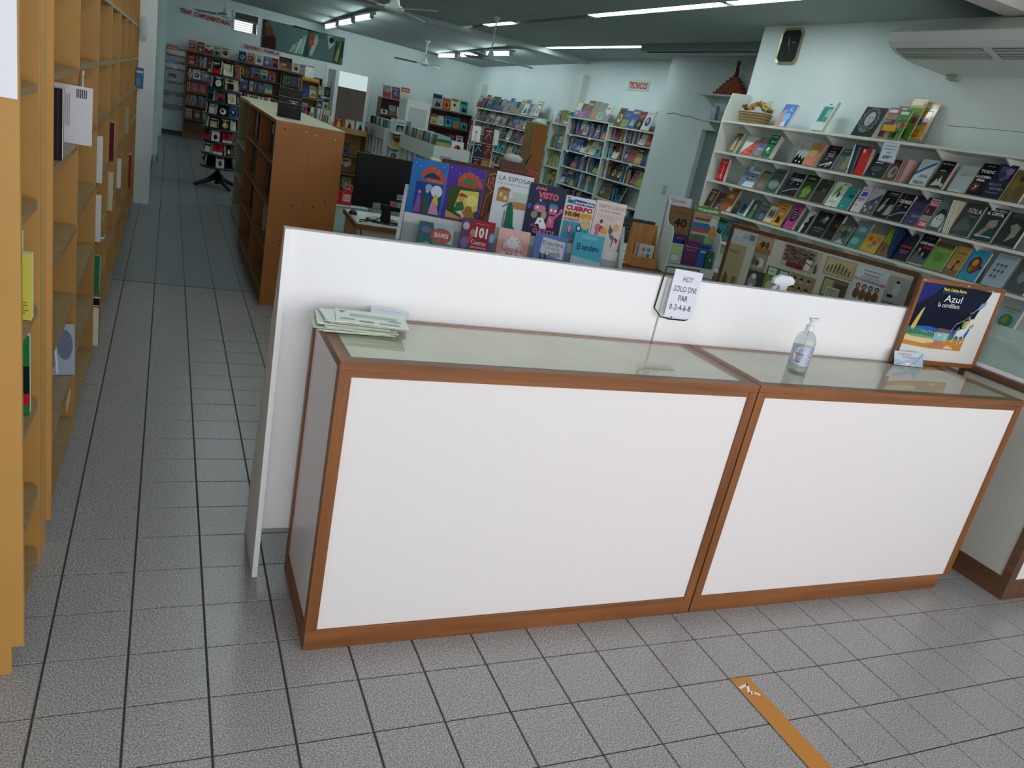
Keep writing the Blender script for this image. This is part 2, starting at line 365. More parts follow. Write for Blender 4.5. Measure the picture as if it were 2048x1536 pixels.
# louvre window
lw = MB().box(.741, .775, 16.38, 16.44, 2.246, 2.632, WHT).box(1.215, 1.249, 16.38, 16.44, 2.246, 2.632, WHT).box(.775, 1.215, 16.38, 16.44, 2.246, 2.27, WHT).box(.775, 1.215, 16.38, 16.44, 2.61, 2.632, WHT)
wo = struct('window_1', lw)
for k in range(8):
    z = 2.30 + k * .041; a = (.35 if k < 5 else 1.5)
    T = Matrix.Translation((1.0, 16.43, z)) @ Matrix.Rotation(a, 4, 'X')
    obj('slat', MB().box(-.217, .217, -.016 if k < 5 else -.022, .016 if k < 5 else .022, -.002, .002, mat('9aa3a0' if k < 5 else '3c4441', .4), T), wo)
bx('shutter_board', (.776, 1.214, 16.475, 16.485, 2.47, 2.61), mat('2a302e', .6), wo)  # added board, blocks the sky so the upper slats stay dark
bx('shutter_strip', (1.13, 1.21, 16.46, 16.47, 2.27, 2.465), mat('5d6460', .6), wo)  # added grey strip, darkens the right end of the lower slats
# glazed door
dr = struct('door_1', MB().box(2.70, 2.74, 16.37, 16.43, .0, 1.999, WHT).box(2.90, 2.98, 16.37, 16.43, 0, 1.999, WHT).box(3.62, 3.699, 16.37, 16.43, 0, 1.999, WHT).box(2.74, 2.9, 16.37, 16.43, 1.93, 1.999, WHT).box(2.98, 3.62, 16.37, 16.43, 1.93, 1.999, WHT).box(2.74, 2.9, 16.37, 16.43, 0, .5, WHT).box(2.98, 3.62, 16.37, 16.43, 0, .5, WHT))
FR = thinglass('door_glass', 'c2c8c6', rough=.1)
bx('pane', (2.741, 2.899, 16.395, 16.4, .5, 1.929), mat('8c9593', .25), dr)
bx('pane', (2.981, 3.619, 16.395, 16.4, .5, 1.929), FR, dr)
#@@SECTION furniture
# ------------------------------------------------------------------ service counters
def counter(label, x0, x1, y0=.142, y1=.575, h=.915, side='both', recess=0):
    o = thing('shop_counter', label, 'counter', (x0, y0, 0)); W = x1 - x0; D = y1 - y0; ov = .001; P = .034
    bx('plinth', (ov, W - ov - recess, ov, D, 0.0, .068), WX, o, .0015)
    for x in (ov, W - ov - P):
        for y, d in ((ov, P), (D - .026, .026)): bx('post', (x, x + P, y, y + d, .0685, h - .0265), WZ, o, .0012)
    bx('top_rail', (ov + P, W - ov - P, ov + .002, ov + .03, h - .046, h - .0265), WX, o, .001)
    bx('front_panel', (ov + P + .0005, W - ov - P - .0005, ov + .006, ov + .022, .069, h - .047), MEL2, o)
    for x in (ov + .006, W - ov - .022): bx('side_panel', (x, x + .016, ov + P + .0005, D - .027, .069, h - .027), MEL2, o)
    f = MB(); F = .036
    for a in ((0, W, 0, F, 'x'), (0, W, D - .012, D, 'x'), (0, F, F, D - .012, 'y'), (W - F, W, F, D - .012, 'y')):
        f.box(a[0], a[1], a[2], a[3], h - .026, h - .001, WX if a[4] == 'x' else WY)
    obj('top_frame', f, o, bevel=.0012)
    bx('laminate_top', (F, W - F, F, D - .012, h - .020, h - .0085), LAM, o)
    g = MB().box(F + .001, W - F - .001, F + .001, D - .014, h - .0035, h, GLASS)
    g.box(F + .0005, W - F - .0005, F - .0003, F + .0007, h - .004, h - .0002, GEDGE)
    obj('glass_top', g, o)['label'] = 'glass sheet laid in the wooden rim'
    for z, q in ((.2, .06), (.45, .33), (.62, .1), (.8, .3), (.3, .28)) if x0 < 1 else ():
        c = MB().lathe([(0, 0), (.0045, 0), (.0035, .0012), (0, .0014)], mat('e8e4dc', .4), 10)
        obj('screw_cap', c, o, (ov + .0058, q + .03, z), (0, R(-90), 0))
    return o
counter('white counter with brown wood trim under the stack of paper slips', .062, 1.474)
counter('white counter with brown wood trim under the hand gel bottle', 1.478, 2.912, recess=.06)
bx('edge_splinter', (.0125, .03, .0125, .0135, .07, .19), mat('b08a62', .7), bpy.data.objects['shop_counter.001'])
# third counter on the right
o = thing('shop_counter', 'white counter with dark wood trim and glass screen at the right edge', 'counter', (3.136, .018, 0))
DW = wood('dark_counter_wood', '4d3526', '6e4a31', 'y')
bx('plinth', (0, .55, 0, .6, 0, .10), DW, o, .001)
bx('post', (0, .045, 0, .04, .1005, .90), DW, o, .001); bx('post', (0, .03, .57, .6, .1005, .90), DW, o, .001)
bx('side_panel', (.006, .02, .0405, .5695, .1005, .899), mat('b9b6ad', .4), o)
bx('front_panel', (.0455, .55, .006, .02, .1005, .899), MEL2, o)
bx('top_frame', (-.005, .55, -.008, .605, .9005, .932), DW, o, .001)
bx('top_strip', (.03, .55, -.004, .6, .9325, .952), MEL, o, .001)
bx('glass_screen', (.036, .042, .0, .6, .9525, 1.145), milky('frosted_screen', 'a9c0b8', .55, .35), o, 0, 'frosted greenish glass screen')
# ------------------------------------------------------------------ melamine divider behind the counters
def divider(label, x0, x1, left_front):
    o = thing('white_partition', label, 'partition', (x0, .578, 0)); W = x1 - x0; h = 1.158
    if left_front: obj('side_brace', MB().prism([(-left_front, 0), (.235, 0), (.21, .25), (.028, h), (-.002, h)], 0, .017, MEL, 'x'), o, bevel=.001)
    else: bx('side_panel', (0, .017, .0285, .235, 0, h - .3), MEL, o, .001)
    bx('side_panel', (W - .017, W, .0285, .235, 0, h - .3), MEL, o, .001)
    bx('front_panel', (.0175 if left_front else 0, W, .012 if left_front else .004, .028, .148, h - .0005), MEL, o, .001)
    bx('shelf', (.0175, W - .0175, .0285, .23, .5, .517), MEL, o); bx('shelf', (.0175, W - .0175, .0285, .23, .8, .817), MEL, o)
    bx('top_edge', (-.0005, W, .0115, .0305, h + .0005, h + .003), MELG, o)
    return o
divider('left white melamine partition standing behind the counters', -.047, 1.318, .05)
divider('right white melamine partition behind the hand gel bottle', 1.322, 2.628, .0)
# ------------------------------------------------------------------ left bookcase wall
LC = 'books on the ochre bookcase along the left wall'
def leftcase(label, y0, y1, zs, divs=(), h=2.06, pr_=.027):
    W = y1 - y0; o = thing('bookcase', label, 'bookcase', (-.667, y0, 0), R(90)); D = .296; t = .02
    pf = [(0, 0), (D, 0), (D, h), (-pr_, h), (-pr_, .085), (0, .085)]
    obj('side_panel', MB().prism(pf, 0, t, OK1, 'x'), o, bevel=.001); bx('side_panel', (W - t, W, 0, D, 0, h), OK1, o, .001)
    bx('back_panel', (t, W - t, D - .008, D, 0, h), OK3, o)
    for d in divs: bx('divider', (d - .011, d + .011, .002, D - .009, 0, h - .03), OK1, o, .001)
    seg = [0] + list(divs) + [W]
    for a, b in zip(seg, seg[1:]):
        A = a + (t if a == 0 else .0115) + .0005; B = b - (t if b == W else .0115) - .0005
        for k, z in enumerate(zs(A)):
            r = .05; P = [(A, D - .009), (A, .004 + r * .2)] + [(A + r * (1 - math.cos(R(q))) * .6, .012 - r * math.sin(R(q)) * .2) for q in (30, 60, 90)] + [(B - r, .0), (B - r * .4, .008), (B - .004, .03), (B, .06), (B, D - .009)]
            obj('shelf', MB().prism(P[::-1], z, z + .019, OK2, 'z'), o)
        bx('plinth', (A, B, .012, .03, 0, .05), DKB, o)
    bx('top_panel', (0, W, 0, D, h + .0005, h + .02), OK1, o)
    return o
leftcase('nearest ochre bookcase unit with the blank paper on its end panel', .165, .685, lambda a: (.05, .27, .553, .83, 1.12, 1.41, 1.72))
pz = obj('filler_post', MB().box(-.70, -.668, .6855, .7845, 0, 2.06, mat('c39a5c', .55)))
tag(pz, 'worn pale ochre upright strip joining the two left bookcase units', 'post')
leftcase('long ochre bookcase of empty bays running back along the left wall', .785, 7.49,
         lambda a: (.05, .29, .585, .86, 1.165, 1.43, 1.72) if a < .8 else (.05, .33, .60, .89, 1.17, 1.445, 1.74), (.885, 1.755, 2.63, 3.52, 4.42, 5.33, 6.03), pr_=.015)
pp = obj('paper_sheet', MB().box(-.955, -.643, .1615, .1640, 1.42, 1.93, mat('eceaf2', .7)))
tag(pp, 'blank white sheet stuck on the near end panel of the ochre bookcase', 'paper')
def lb(label, M4, w, h, t, c, art=None, **k): return book(label, w, h, t, c, art, M4, LC, **k)
lb('thick black book standing upright beside the white booklet', RT((-.715, 1.12, 1.185), 0, 0), .10, .215, .045, '221d24', [('R', .86, .0, .9, 1, '3a2f3c')])
o = book('white booklet showing its back cover, sticking out of the left bookcase', .20, .205, .006, 'dddbe2', [('R', .74 + .03 * i, .8, .755 + .03 * i, .95, '2e2e33') for i in range(6)] + [('R', .42 + i * .03, .3, .428 + i * .03, .85, '8a888f') for i in range(8)], RT((-.722, 1.62, 1.185), 0, R(-3)), LC, pages=PAGEW)
lb('light blue book on the lower shelf of the nearest bookcase unit', RT((-.752, .55, .850), 0), .12, .22, .02, '7fb6dd')
lb('yellow book on the shelf above the green and black one', RT((-.725, .50, .850), 0), .12, .175, .03, 'd6cf57', lines(.5, .1, .95, .3, 5, '8e8a3e'))
lb('green to black book with a red foot in the nearest bookcase unit', RT((-.733, .52, .575), 0), .12, .225, .03, '1f7a45', [('R', 0, .25, 1, .62, '15211c'), ('R', 0, .12, 1, .27, 'b5202c')])
lb('grey blue book with smoky cover on the second lowest shelf of the first long bay', RT((-.72, 1.50, .311), R(14), R(-8)), .135, .20, .012, 'a7b2c2', [('E', .3, .3, .25, .2, '7d8aa0'), ('E', .75, .6, .2, .3, '6c7890'), ('L', [(.55, .05), (.5, .6), (.65, .95)], .05, 'e9ebef'), ('E', .5, .62, .07, .05, '23262e')])
tg = obj('price_tag', MB().box(-.6645, -.663, 1.42, 1.52, .335, .345, PAGEW)); bpy.data.objects.remove(tg)
def shelf_tag(label, y, z, hw=.045, hh=.022, txt=None, rot=0):
    m = MB().box(-hw, hw, 0, .0012, -hh, hh, PAGEW); put(m, [('T', .1, .25, .9, .75, '2a2a2c', txt)] if txt else [], 2 * hw, 2 * hh, -hw, -hh)
    o = obj('shelf_tag', m, None, (-.655, y, z), (0, rot, R(90))); tag(o, label, 'tag', 'paper tags on the left bookcase')
shelf_tag('paper tag hanging from the shelf above the white booklet', 1.66, 1.41, .03, .035, 'TAROT')
shelf_tag('lettered paper tag low on the second bay of the left bookcase', 1.30, .29, .055, .02, 'KEMPIS', R(-6))
def upr(label, y, z, c, h=.21, t=.025, w=.15, X=-.69, rz=90, lean=0, art=None):
    o = book(label, w, h, t, c, art, RT((X - w/2, y, z + .001), R(rz - 90), lean), LC)
F = Matrix.Translation((-.667, 0, 0)) @ Matrix.Rotation(R(90), 4, 'Z')
rows = [  # (y, z, colour, height, thickness, sticking out, label)
 (2.565, .909, 'd9dad8', .22, .02, 'white spine book at the back of the third bay, shelf at hip height'), (2.59, .909, '3a6f9f', .215, .022, 'blue spine book standing beside the tall white one'),
 (2.565, .619, 'd8d9d6', .23, .02, 'white and black spine book on the shelf below the blue one'), (2.6, .619, '1e1e20', .22, .03, 'black spine book below the blue spine book'),
 (2.565, .349, '2f7a54', .20, .018, 'green spine book on the second lowest shelf of the third bay'), (2.59, .349, 'dfe0dd', .19, .015, 'thin pale spine book beside the green spine book'),
 (2.565, .069, 'e6e1cf', .20, .03, 'cream spine book on the bottom shelf of the left bookcase'), (2.60, .069, '8c6c66', .205, .02, 'dull red spine book beside the cream one on the bottom shelf'), (2.64, .069, '1a1a1c', .235, .03, 'tall black spine book on the bottom shelf of the left bookcase'),
 (3.45, .909, '5a2420', .22, .02, 'dark red spine book in the fourth bay'), (3.475, .909, 'ddd9cf', .22, .022, 'cream spine book beside the dark red one in the fourth bay'),
 (3.45, .619, 'cfc7b2', .22, .035, 'thick beige spine book in the fourth bay'), (3.49, .619, '8b7a5c', .2, .025, 'tan spine book beside the thick beige one'),
 (4.35, .619, 'e2e0da', .2, .02, 'white spine book in the fifth bay'), (5.25, .909, 'b0a892', .2, .02, 'pale spine book in the sixth bay of the left bookcase'), (6.15, .35, 'a23a33', .3, .05, 'red spine volume low in the far bays of the left bookcase')]
for y, z, c, h, t, l in rows:
    book(l, .13, h, t, c, None, Matrix.Translation((-.712, y, z + .001)), LC)
book('thin red book standing low at the start of the second bay', .13, .2, .006, 'b02b34', None, RT((-.74, 1.70, .07), 0), LC)
book('grey paperback lying flat and sticking out of the third bay', .10, .09, .012, '6f7472', [('R', .2, .5, .8, .8, '9aa09d')], RT((-.685, 2.62, .635), 0, -R(90)), LC)
tag(obj('leaflet', put(MB().box(-.684, -.612, 7.44, 7.442, 1.17, 1.37, mat('2d6da0', .4)), [('R', .1, .75, .9, .85, 'd9e3ea'), ('R', .1, .15, .6, .5, '5fa2c8')], .072, .2, -.684, 1.17, 7.4395)), 'blue leaflet fixed to the far end of the left bookcase', 'leaflet')
tag(obj('plastic_bag', MB().lathe([(.0, 0), (.03, .01), (.04, .10), (.028, .2), (.01, .24)], milky('clear_bag', 'c5d6de', .3), 9, (-.63, 7.44, 1.62))), 'clear plastic bag hanging at the top of the white pilaster', 'bag')
#@@SECTION counter_items
# ------------------------------------------------------------------ things on the counters
gel = thing('hand_gel_bottle', 'clear pump bottle of hand gel with silver label on the right counter', 'bottle', (1.806, .33, .9155), R(18))
PL = thinglass('clear_plastic', 'e6ebea', rough=.03); GELM = milky('gel', 'c2c9c0', .45)
bm_ = MB().lathe([(0, 0), (.034, 0), (.038, .004), (.0385, .012), (.0365, .018), (.0385, .025), (.0385, .118), (.036, .130), (.028, .145), (.016, .156), (.0135, .160), (.0135, .172)], PL, 32)
obj('bottle_body', bm_, gel)
obj('gel_fill', MB().lathe([(0, .002), (.033, .002), (.037, .012), (.037, .098), (0, .098)], GELM, 28), gel)
lbm = MB(); n = 14; SI = mat('a9adc0', .35, .5, .35)
for i in range(n):
    a0, a1 = R(-232 + i * 165 / n), R(-232 + (i + 1) * 165 / n); rr = .0389
    lbm.face([(rr * math.cos(a0), rr * math.sin(a0), .03), (rr * math.cos(a1), rr * math.sin(a1), .03), (rr * math.cos(a1), rr * math.sin(a1), .105), (rr * math.cos(a0), rr * math.sin(a0), .105)], SI, True)
def wrap(shapes, w, h, z0, rr, a_mid):
    m = put(MB(), shapes, w, h, -w/2, z0, 0)
    m.v = [((rr - y) * math.cos(a_mid + x / rr), (rr - y) * math.sin(a_mid + x / rr), z) for x, y, z in m.v]; return m
obj('label', lbm, gel)
oval = [('P', [(.5 + .49 * math.cos(q * math.pi / 12), .5 + .49 * math.sin(q * math.pi / 12)) for q in range(24)], 'd4dbe6'), ('T', .14, .52, .86, .66, 'b04a52', 'Bialcohol', .01), ('E', .5, .8, .2, .06, '7fb0cf'), ('R', .22, .42, .78, .46, 'c07076'), ('R', .25, .34, .75, .37, '8792a8'), ('R', .28, .27, .72, .30, '8792a8'), ('R', .3, .14, .7, .18, '3a4258')]
obj('label_print', wrap(oval, .044, .066, .034, .0392, R(-163)), gel)
obj('bar_code', wrap([('R', 0, 0, 1, 1, 'f1f1f1')] + [('R', .08 + i * .11, .1, .13 + i * .11, .9, '2a3a70') for i in range(8)], .014, .02, .058, .0392, R(-97)), gel)
pm = MB().lathe([(.0155, .160), (.0155, .178), (.012, .181), (.007, .183), (.007, .196), (.0125, .198), (.0125, .206), (0, .208)], mat('dfe0e0', .35), 20)
pm.box(0, .034, -.006, .006, .198, .2065, mat('dfe0e0', .35)).tube([(0, 0, .16), (.002, 0, .09), (.006, 0, .03)], .0025, mat('e4e4e4', .4), 6)
obj('pump', pm, gel, rot=(0, 0, R(-10)))
# stack of paper slips: fanned sheets, each its own
G_ = 'green and white paper slips stacked on the left counter'; rng = random.Random(5)
for i in range(14):
    t = i / 13; cx = .165 + .028 * t + rng.uniform(-.004, .004); cy = .445 + rng.uniform(-.006, .006); a = R(-4 - 18 * (1 - t) ** 2 * 0 + rng.uniform(-5, 5) + (8 if i == 13 else 0))
    z = .9165 + i * .0022; c = ['c9d3b4', 'dfe4dd', 'd6dbe2', 'c3cfa8'][i % 4] if i < 12 else 'e4e9e4'
    m = MB().box(-.105, .105, -.07 + .001 * i, .07, 0, .0016, mat(c, .7))
    o = obj('paper_slip', m, None, (cx - .018 * (i % 5) * .5, cy, z), (0, 0, a)); tag(o, 'pale paper slip, %s from the bottom of the fanned pile on the left counter' % ORD[i], 'paper', G_)
def flat(mb, shapes, w, h, z):
    q = put(MB(), shapes, w, h, -w/2, -h/2, 0, .6)
    for f, mi in zip(q.f, q.m): mb.face([(q.v[k][0], q.v[k][2], z - q.v[k][1]) for k in f], q.mats[mi])
    return mb
m = flat(MB().box(-.105, .105, -.068, .068, 0, .0014, mat('e3e8e3', .7)), [('R', .2, .5, .86, .72, 'b7c2b8'), ('E', .82, .42, .1, .08, 'aeb9b4'), ('R', .06, .2, .26, .32, 'a9b2aa'), ('R', .32, .12, .52, .24, '9aa39c'), ('R', .6, .12, .88, .2, 'aab3ad'), ('P', [(.04, .85), (.16, .9), (.1, .7)], '9aa69c')], .21, .136, .0016)
tag(obj('paper_slip', m, None, (.205, .435, .949), (0, 0, R(-9))), 'printed slip on top of the pile of papers', 'paper', G_)
m = flat(MB().box(-.06, .06, -.045, .045, 0, .0012, mat('dcdfe6', .7)), [('L', [(.1, .6), (.25, .7), (.4, .55), (.6, .68), (.8, .55)], .02, '8088a8')], .12, .09, .0014)
tag(obj('paper_slip', m, None, (.285, .525, .948), (0, 0, R(-14))), 'small bluish slip with handwriting behind the printed slip', 'paper', G_)
# wire holder with the notice, hooked over the partition
ho = thing('notice_holder', 'black wire holder with paper notice hooked on the white partition', 'notice', (1.375, .553, 1.02))
wm = MB(); WK = mat('17171a', .4)
wm.tube([(-.078, .03, .165), (-.078, .03, .178), (.07, .03, .178)], .0028, WK, 6).tube([(-.078, .03, .178), (-.084, .032, .02), (-.07, .002, -.004), (-.03, -.012, -.006), (-.03, -.012, .004)], .0028, WK, 6)
wm.tube([(-.045, -.012, -.006), (.03, -.012, -.006), (.03, -.02, -.002)], .0028, WK, 6).tube([(.066, .03, .178), (.066, .02, .0), (.05, -.005, -.004)], .0028, WK, 6)
obj('wire_frame', wm, ho)
ntc = MB().box(-.063, .063, -.002, 0, 0, .176, mat('dfdde9', .6))
put(ntc, [('T', .34, .76, .70, .88, '303036', 'HOY'), ('T', .10, .55, .90, .67, '303036', 'SOLO DNI'), ('T', .34, .355, .67, .475, '303036', 'PAR'), ('T', .10, .16, .86, .28, '303036', '0-2-4-6-8')], .126, .176, -.063, 0, -.0022, .6)
obj('paper_notice', ntc, ho, (.002, -.006, .0), (R(-4), R(2), 0))
# cork board with the night poster
bd = thing('poster_board', 'wood framed board with dark blue illustrated poster on the right counter', 'board', (2.585, .556, .9165))
FWD = WX
bx('backing', (.012, .553, .006, .012, .01, .378), mat('d9d5d0', .7), bd)
for a in ((0, .565, 0, .02), (0, .565, .369, .389)): bx('frame_rail', (a[0], a[1], 0, .016, a[2], a[3]), WX, bd, .001)
for a in ((0, .02), (.545, .565)): bx('frame_rail', (a[0], a[1], 0, .016, .0205, .3685), WZ, bd, .001)
pt = MB(); pw, ph = .475, .30
art = [('P', [(0, .04), (0, 1), (1, .96), (.97, .84), (.90, .6), (.86, .3), (.86, 0), (.5, .0)], '14152c'), ('P', [(0, .6), (0, 1), (.34, .99), (.2, .8)], '23276b'),
 ('P', [(0, .3), (.12, .325), (.3, .335), (.55, .30), (.7, .33), (.885, .36), (.86, .2), (.86, .1), (0, .1)], '2a5fb0'), ('P', [(0, .28), (.2, .3), (.45, .25), (.86, .24), (.86, .1), (0, .1)], '3f7b6c'),
 ('P', [(0, .2), (.2, .2), (.5, .17), (.5, .08), (0, .08)], '7fa061'), ('P', [(0, .17), (.3, .14), (.45, .12), (.6, .15), (.86, .2), (.86, 0), (.4, 0), (0, .04)], 'c4853a'), ('P', [(0, .19), (.15, .16), (.42, .15), (.45, .1), (.3, .07), (.0, .11)], 'd8c39a'),
 ('P', [(.36, .03), (.45, .1), (.52, .16), (.58, .1), (.6, .02)], 'b7795a'), ('P', [(.6, .02), (.64, .07), (.72, .04), (.74, .015)], 'd2c8b4'),
 ('P', [(.06, .3), (.09, .26), (.12, .3), (.145, .5), (.16, .62), (.13, .58), (.1, .48)], 'c8b453'), ('L', [(.09, .26), (.08, .2)], .01, '5b5a34'),
 ('P', [(.4, .14), (.42, .27), (.62, .26), (.61, .13)], '88b4c6'), ('P', [(.405, .26), (.44, .33), (.62, .31), (.645, .26)], '6f5a58'), ('R', .47, .2, .5, .24, 'd9d28c'), ('R', .555, .15, .58, .23, 'b5c29a'),
 ('L', [(.62, .3), (.64, .36), (.66, .42), (.7, .44), (.72, .47), (.76, .49), (.79, .54), (.82, .56)], .008, 'b5a39a'), ('L', [(.8, .6), (.84, .62), (.87, .68), (.92, .7)], .01, '9db0c4'), ('P', [(.87, .66), (.9, .77), (.97, .8), (.96, .74), (.92, .68)], '6d93b5'),
 ('P', [(.70, .3), (.71, .24), (.76, .22), (.81, .24), (.84, .32), (.86, .42), (.885, .48), (.87, .53), (.83, .5), (.80, .36), (.74, .34)], 'd5d8da'), ('L', [(.71, .28), (.69, .2), (.67, .13)], .012, 'd5d8da'), ('L', [(.74, .25), (.77, .17), (.76, .1)], .012, 'd5d8da'), ('L', [(.81, .26), (.83, .18), (.80, .13)], .012, 'd5d8da'), ('L', [(.84, .44), (.895, .42), (.9, .38)], .02, 'c9ccd0'), ('L', [(.72, .36), (.69, .32), (.68, .22)], .014, '8b8f96'),
 ('P', [(.75, .36), (.765, .46), (.81, .5), (.82, .44), (.79, .36)], 'c8a85a'), ('P', [(.735, .38), (.735, .48), (.76, .5), (.77, .42)], '2f8a4c'), ('E', .81, .52, .014, .022, 'c99a7e'), ('R', .796, .535, .826, .55, '2c2c30')] + \
 [('E', .22 + .035 * i, .265 - .01 * (i % 3), .006, .008, 'eef0ee') for i in range(6)] + \
 [('T', .30, .885, .62, .935, 'e3d65a', 'María Cristina Ramos', .02), ('T', .30, .85, .60, .875, '3560b8', 'Ilustraciones'), ('T', .36, .73, .60, .83, 'f0f0f0', 'Azul'), ('T', .30, .645, .60, .715, 'e8e8ee', 'la cordillera')]
put(pt, art, pw, ph, .01, .078, .0045, .3)
obj('poster', pt, bd)
for x, z in ((.014, .378), (.3, .378), (.47, .372)): obj('push_pin', MB().lathe([(0, -.004), (.003, -.003), (.003, .003), (0, .004)], mat('e8e6e0', .3), 8), bd, (x, -.003, z), (R(90), 0, 0))
cd = put(MB().box(-.085, .085, 0, .0012, 0, .062, mat('c9d3de', .5)), [('P', [(0, 0), (0, .45), (.3, .3), (.6, .5), (.95, .85), (1, 1), (1, 0)], 'a9bfd6'), ('P', [(.1, 0), (.5, .25), (.7, .05), (.7, 0)], 'dfe6ea'), ('L', [(.5, 0), (.75, .3), (.98, .95)], .02, '7f9a78'), ('T', .15, .72, .6, .86, 'b76f88', 'CUENTOS Y'), ('T', .3, .52, .75, .66, 'b76f88', 'POESIA'), ('R', .08, .06, .4, .1, '6c7896')], .17, .062, -.085, 0)
tag(obj('postcard', cd, None, (2.645, .515, .917), (R(-22), 0, R(-4))), 'pale blue printed card leaning at the foot of the poster board', 'card')
# orange floor tape with the painted mark
tp = MB().box(1.402, 1.477, -1.25, -.203, .0002, .0012, mat('c07f2f', .5))
o = tag(obj('floor_tape', tp), 'orange tape strip on the floor tiles in front of the counters', 'tape')
mk = MB(); MKM = mat('ece9e4', .6); pts = [(1.408, -.247), (1.447, -.237), (1.424, -.276), (1.443, -.272), (1.458, -.287)]
for p, q in zip(pts, pts[1:]):
    p, q = Vector(p), Vector(q); d = (q - p).normalized(); nn = Vector((-d.y, d.x)) * .0045; p = p - d * .002; q = q + d * .002
    mk.face([(*(p - nn), .0015), (*(q - nn), .0015), (*(q + nn), .0015), (*(p + nn), .0015)], MKM)
obj('painted_mark', mk, o)
#@@SECTION right_wall
# ------------------------------------------------------------------ white shelving on the front right wall (faces -x)
SW = noisemat('white_shelf_paint', 'd3d4ca', 'dedfd6', (4, 4, 4), 4, .5, .3, .7)
sh = thing('wall_shelving', 'white wall shelving with face-out books on the front right wall', 'shelving', (4.40, 4.62, 0))
bx('end_panel', (0, .249, -.018, 0, .05, 2.05), SW, sh)
obj('end_panel_top', MB().prism([(0, 2.0505), (.249, 2.0505), (.249, 2.27), (.04, 2.25)], -.018, 0, SW, 'y'), sh)
SZ = {0: 2.0, 1: 1.72, 2: 1.45, 3: 1.195, 4: .93, 5: .66}
for k, z in SZ.items():
    bx('shelf', (0, .249, -5.2, -.0185, z - .02, z), SW, sh, .001)
    for y in [-.30 - .52 * i for i in range(9)]:
        obj('bracket', MB().prism([(.03, z - .0205), (.248, z - .0205), (.248, z - .13), (.22, z - .13)], y - .006, y + .006, SW, 'y'), sh)
for y in [-.30 - .52 * i for i in range(9)]:
    bx('wall_rail', (.2405, .249, y - .012, y + .012, .3, 1.85), mat('c3c7bf', .5), sh)
RWG = 'face-out books on the white wall shelving'
def W(row, y1, y0, h, c, label, art, t=.02, lean=20, rough=.45, x=4.432, skew=0, name='book', cat='book', hard=False, dz=0):
    w = y1 - y0; z = SZ[row] + .0015 + t * math.sin(R(lean)) + dz
    return book(label, w, h, t, c, art, RT((x, (y0 + y1) / 2, z), R(-90), R(-lean), R(skew)), RWG, rough, hard, cat, name)
T_ = lambda a, b, c, d, col, s, bo=.0: ('T', a, b, c, d, col, s, bo)
E1 = 'e9e9e6'
def spines(row, y1, cols, h=.2, w=.14, label='', lean=14):
    y = y1
    for i, c in enumerate(cols):
        t = .013; y -= t + .001
        book('%s, %s from the left' % (label, ORD[i]), w, h, t - .001, c, None, RT((4.45, y + t, SZ[row] + .002 + 0), R(180), 0, 0) @ Matrix.Translation((-w/2, 0, 0)) , RWG, pages=PAGEW)
# basket of dried flowers
bk = thing('flower_basket', 'wicker basket of dried flowers at the left end of the top wall shelf', 'basket', (4.52, 4.315, 2.0015))
WK1 = mat('a98d5c', .7); WK2 = mat('7f6338', .7); n = 44
def ring(t, rx=.075, ry=.185, fl_=.86): 
    s = fl_ + (1 - fl_) * t; return [(rx * s * math.copysign(abs(math.cos(a)) ** .6, math.cos(a)), ry * s * math.copysign(abs(math.sin(a)) ** .6, math.sin(a))) for a in [2 * math.pi * i / n for i in range(n)]]
bb = MB()
for k in range(9):
    t = k / 8; P = ring(t); z = .004 + .092 * t; bb.tube([(x * (1 + .03 * ((i + k) % 2)), y * (1 + .012 * ((i + k) % 2)), z) for i, (x, y) in enumerate(P + P[:1])], .0062, WK1 if k % 2 else WK2, 5, False)
obj('weave', bb, bk); sb = MB()
for i in range(0, n, 2):
    a, b = ring(0)[i], ring(1)[i]; sb.tube([(a[0], a[1], 0), (b[0], b[1], .1)], .003, WK2, 5)
sb.prism([(x * .97, y * .97) for x, y in ring(0)], 0, .004, WK2, 'z'); obj('stakes', sb, bk)
rng = random.Random(11)
for i in range(34):
    c = rng.choice(['c9a23c', 'd8b657', 'c97a2c', 'b8953f', 'd9c98a', '6d2f25', 'cdbb78', 'd06a3a']); r = rng.uniform(.016, .028); f = MB()
    cx, cy, cz = rng.uniform(-.05, .05), rng.uniform(-.17, .17), .10 + rng.uniform(0, .05); cz += .04 * (1 - abs(cy + .02) / .18)
    for p in range(7):
        a = 2 * math.pi * p / 7; q = a + .45; e = rng.uniform(.1, .9)
        f.face([(0, 0, -r * .2), (r * math.cos(a - .4), r * math.sin(a - .4), r * e * .5), (r * 1.25 * math.cos(a), r * 1.25 * math.sin(a), r * e), (r * math.cos(a + .4), r * math.sin(a + .4), r * e * .5)], mat(c, .8))
    f.lathe([(0, r * .35), (r * .3, r * .25), (r * .35, 0), (0, -r * .2)], mat('7a5a2a', .9), 7)
    obj('dried_flower', f, bk, (cx, cy, cz), (rng.uniform(-.6, .6), rng.uniform(-1.1, .2), rng.uniform(0, 6)))
for i in range(5):
    y = -.10 - .015 * i; obj('dry_stem', MB().tube([(0, y, .1), (.0, y - .02, .17 + .01 * i), (0, y - .03 - .004 * i, .205 + .006 * (i % 3))], .0013, mat('4a3b22', .8), 4), bk)
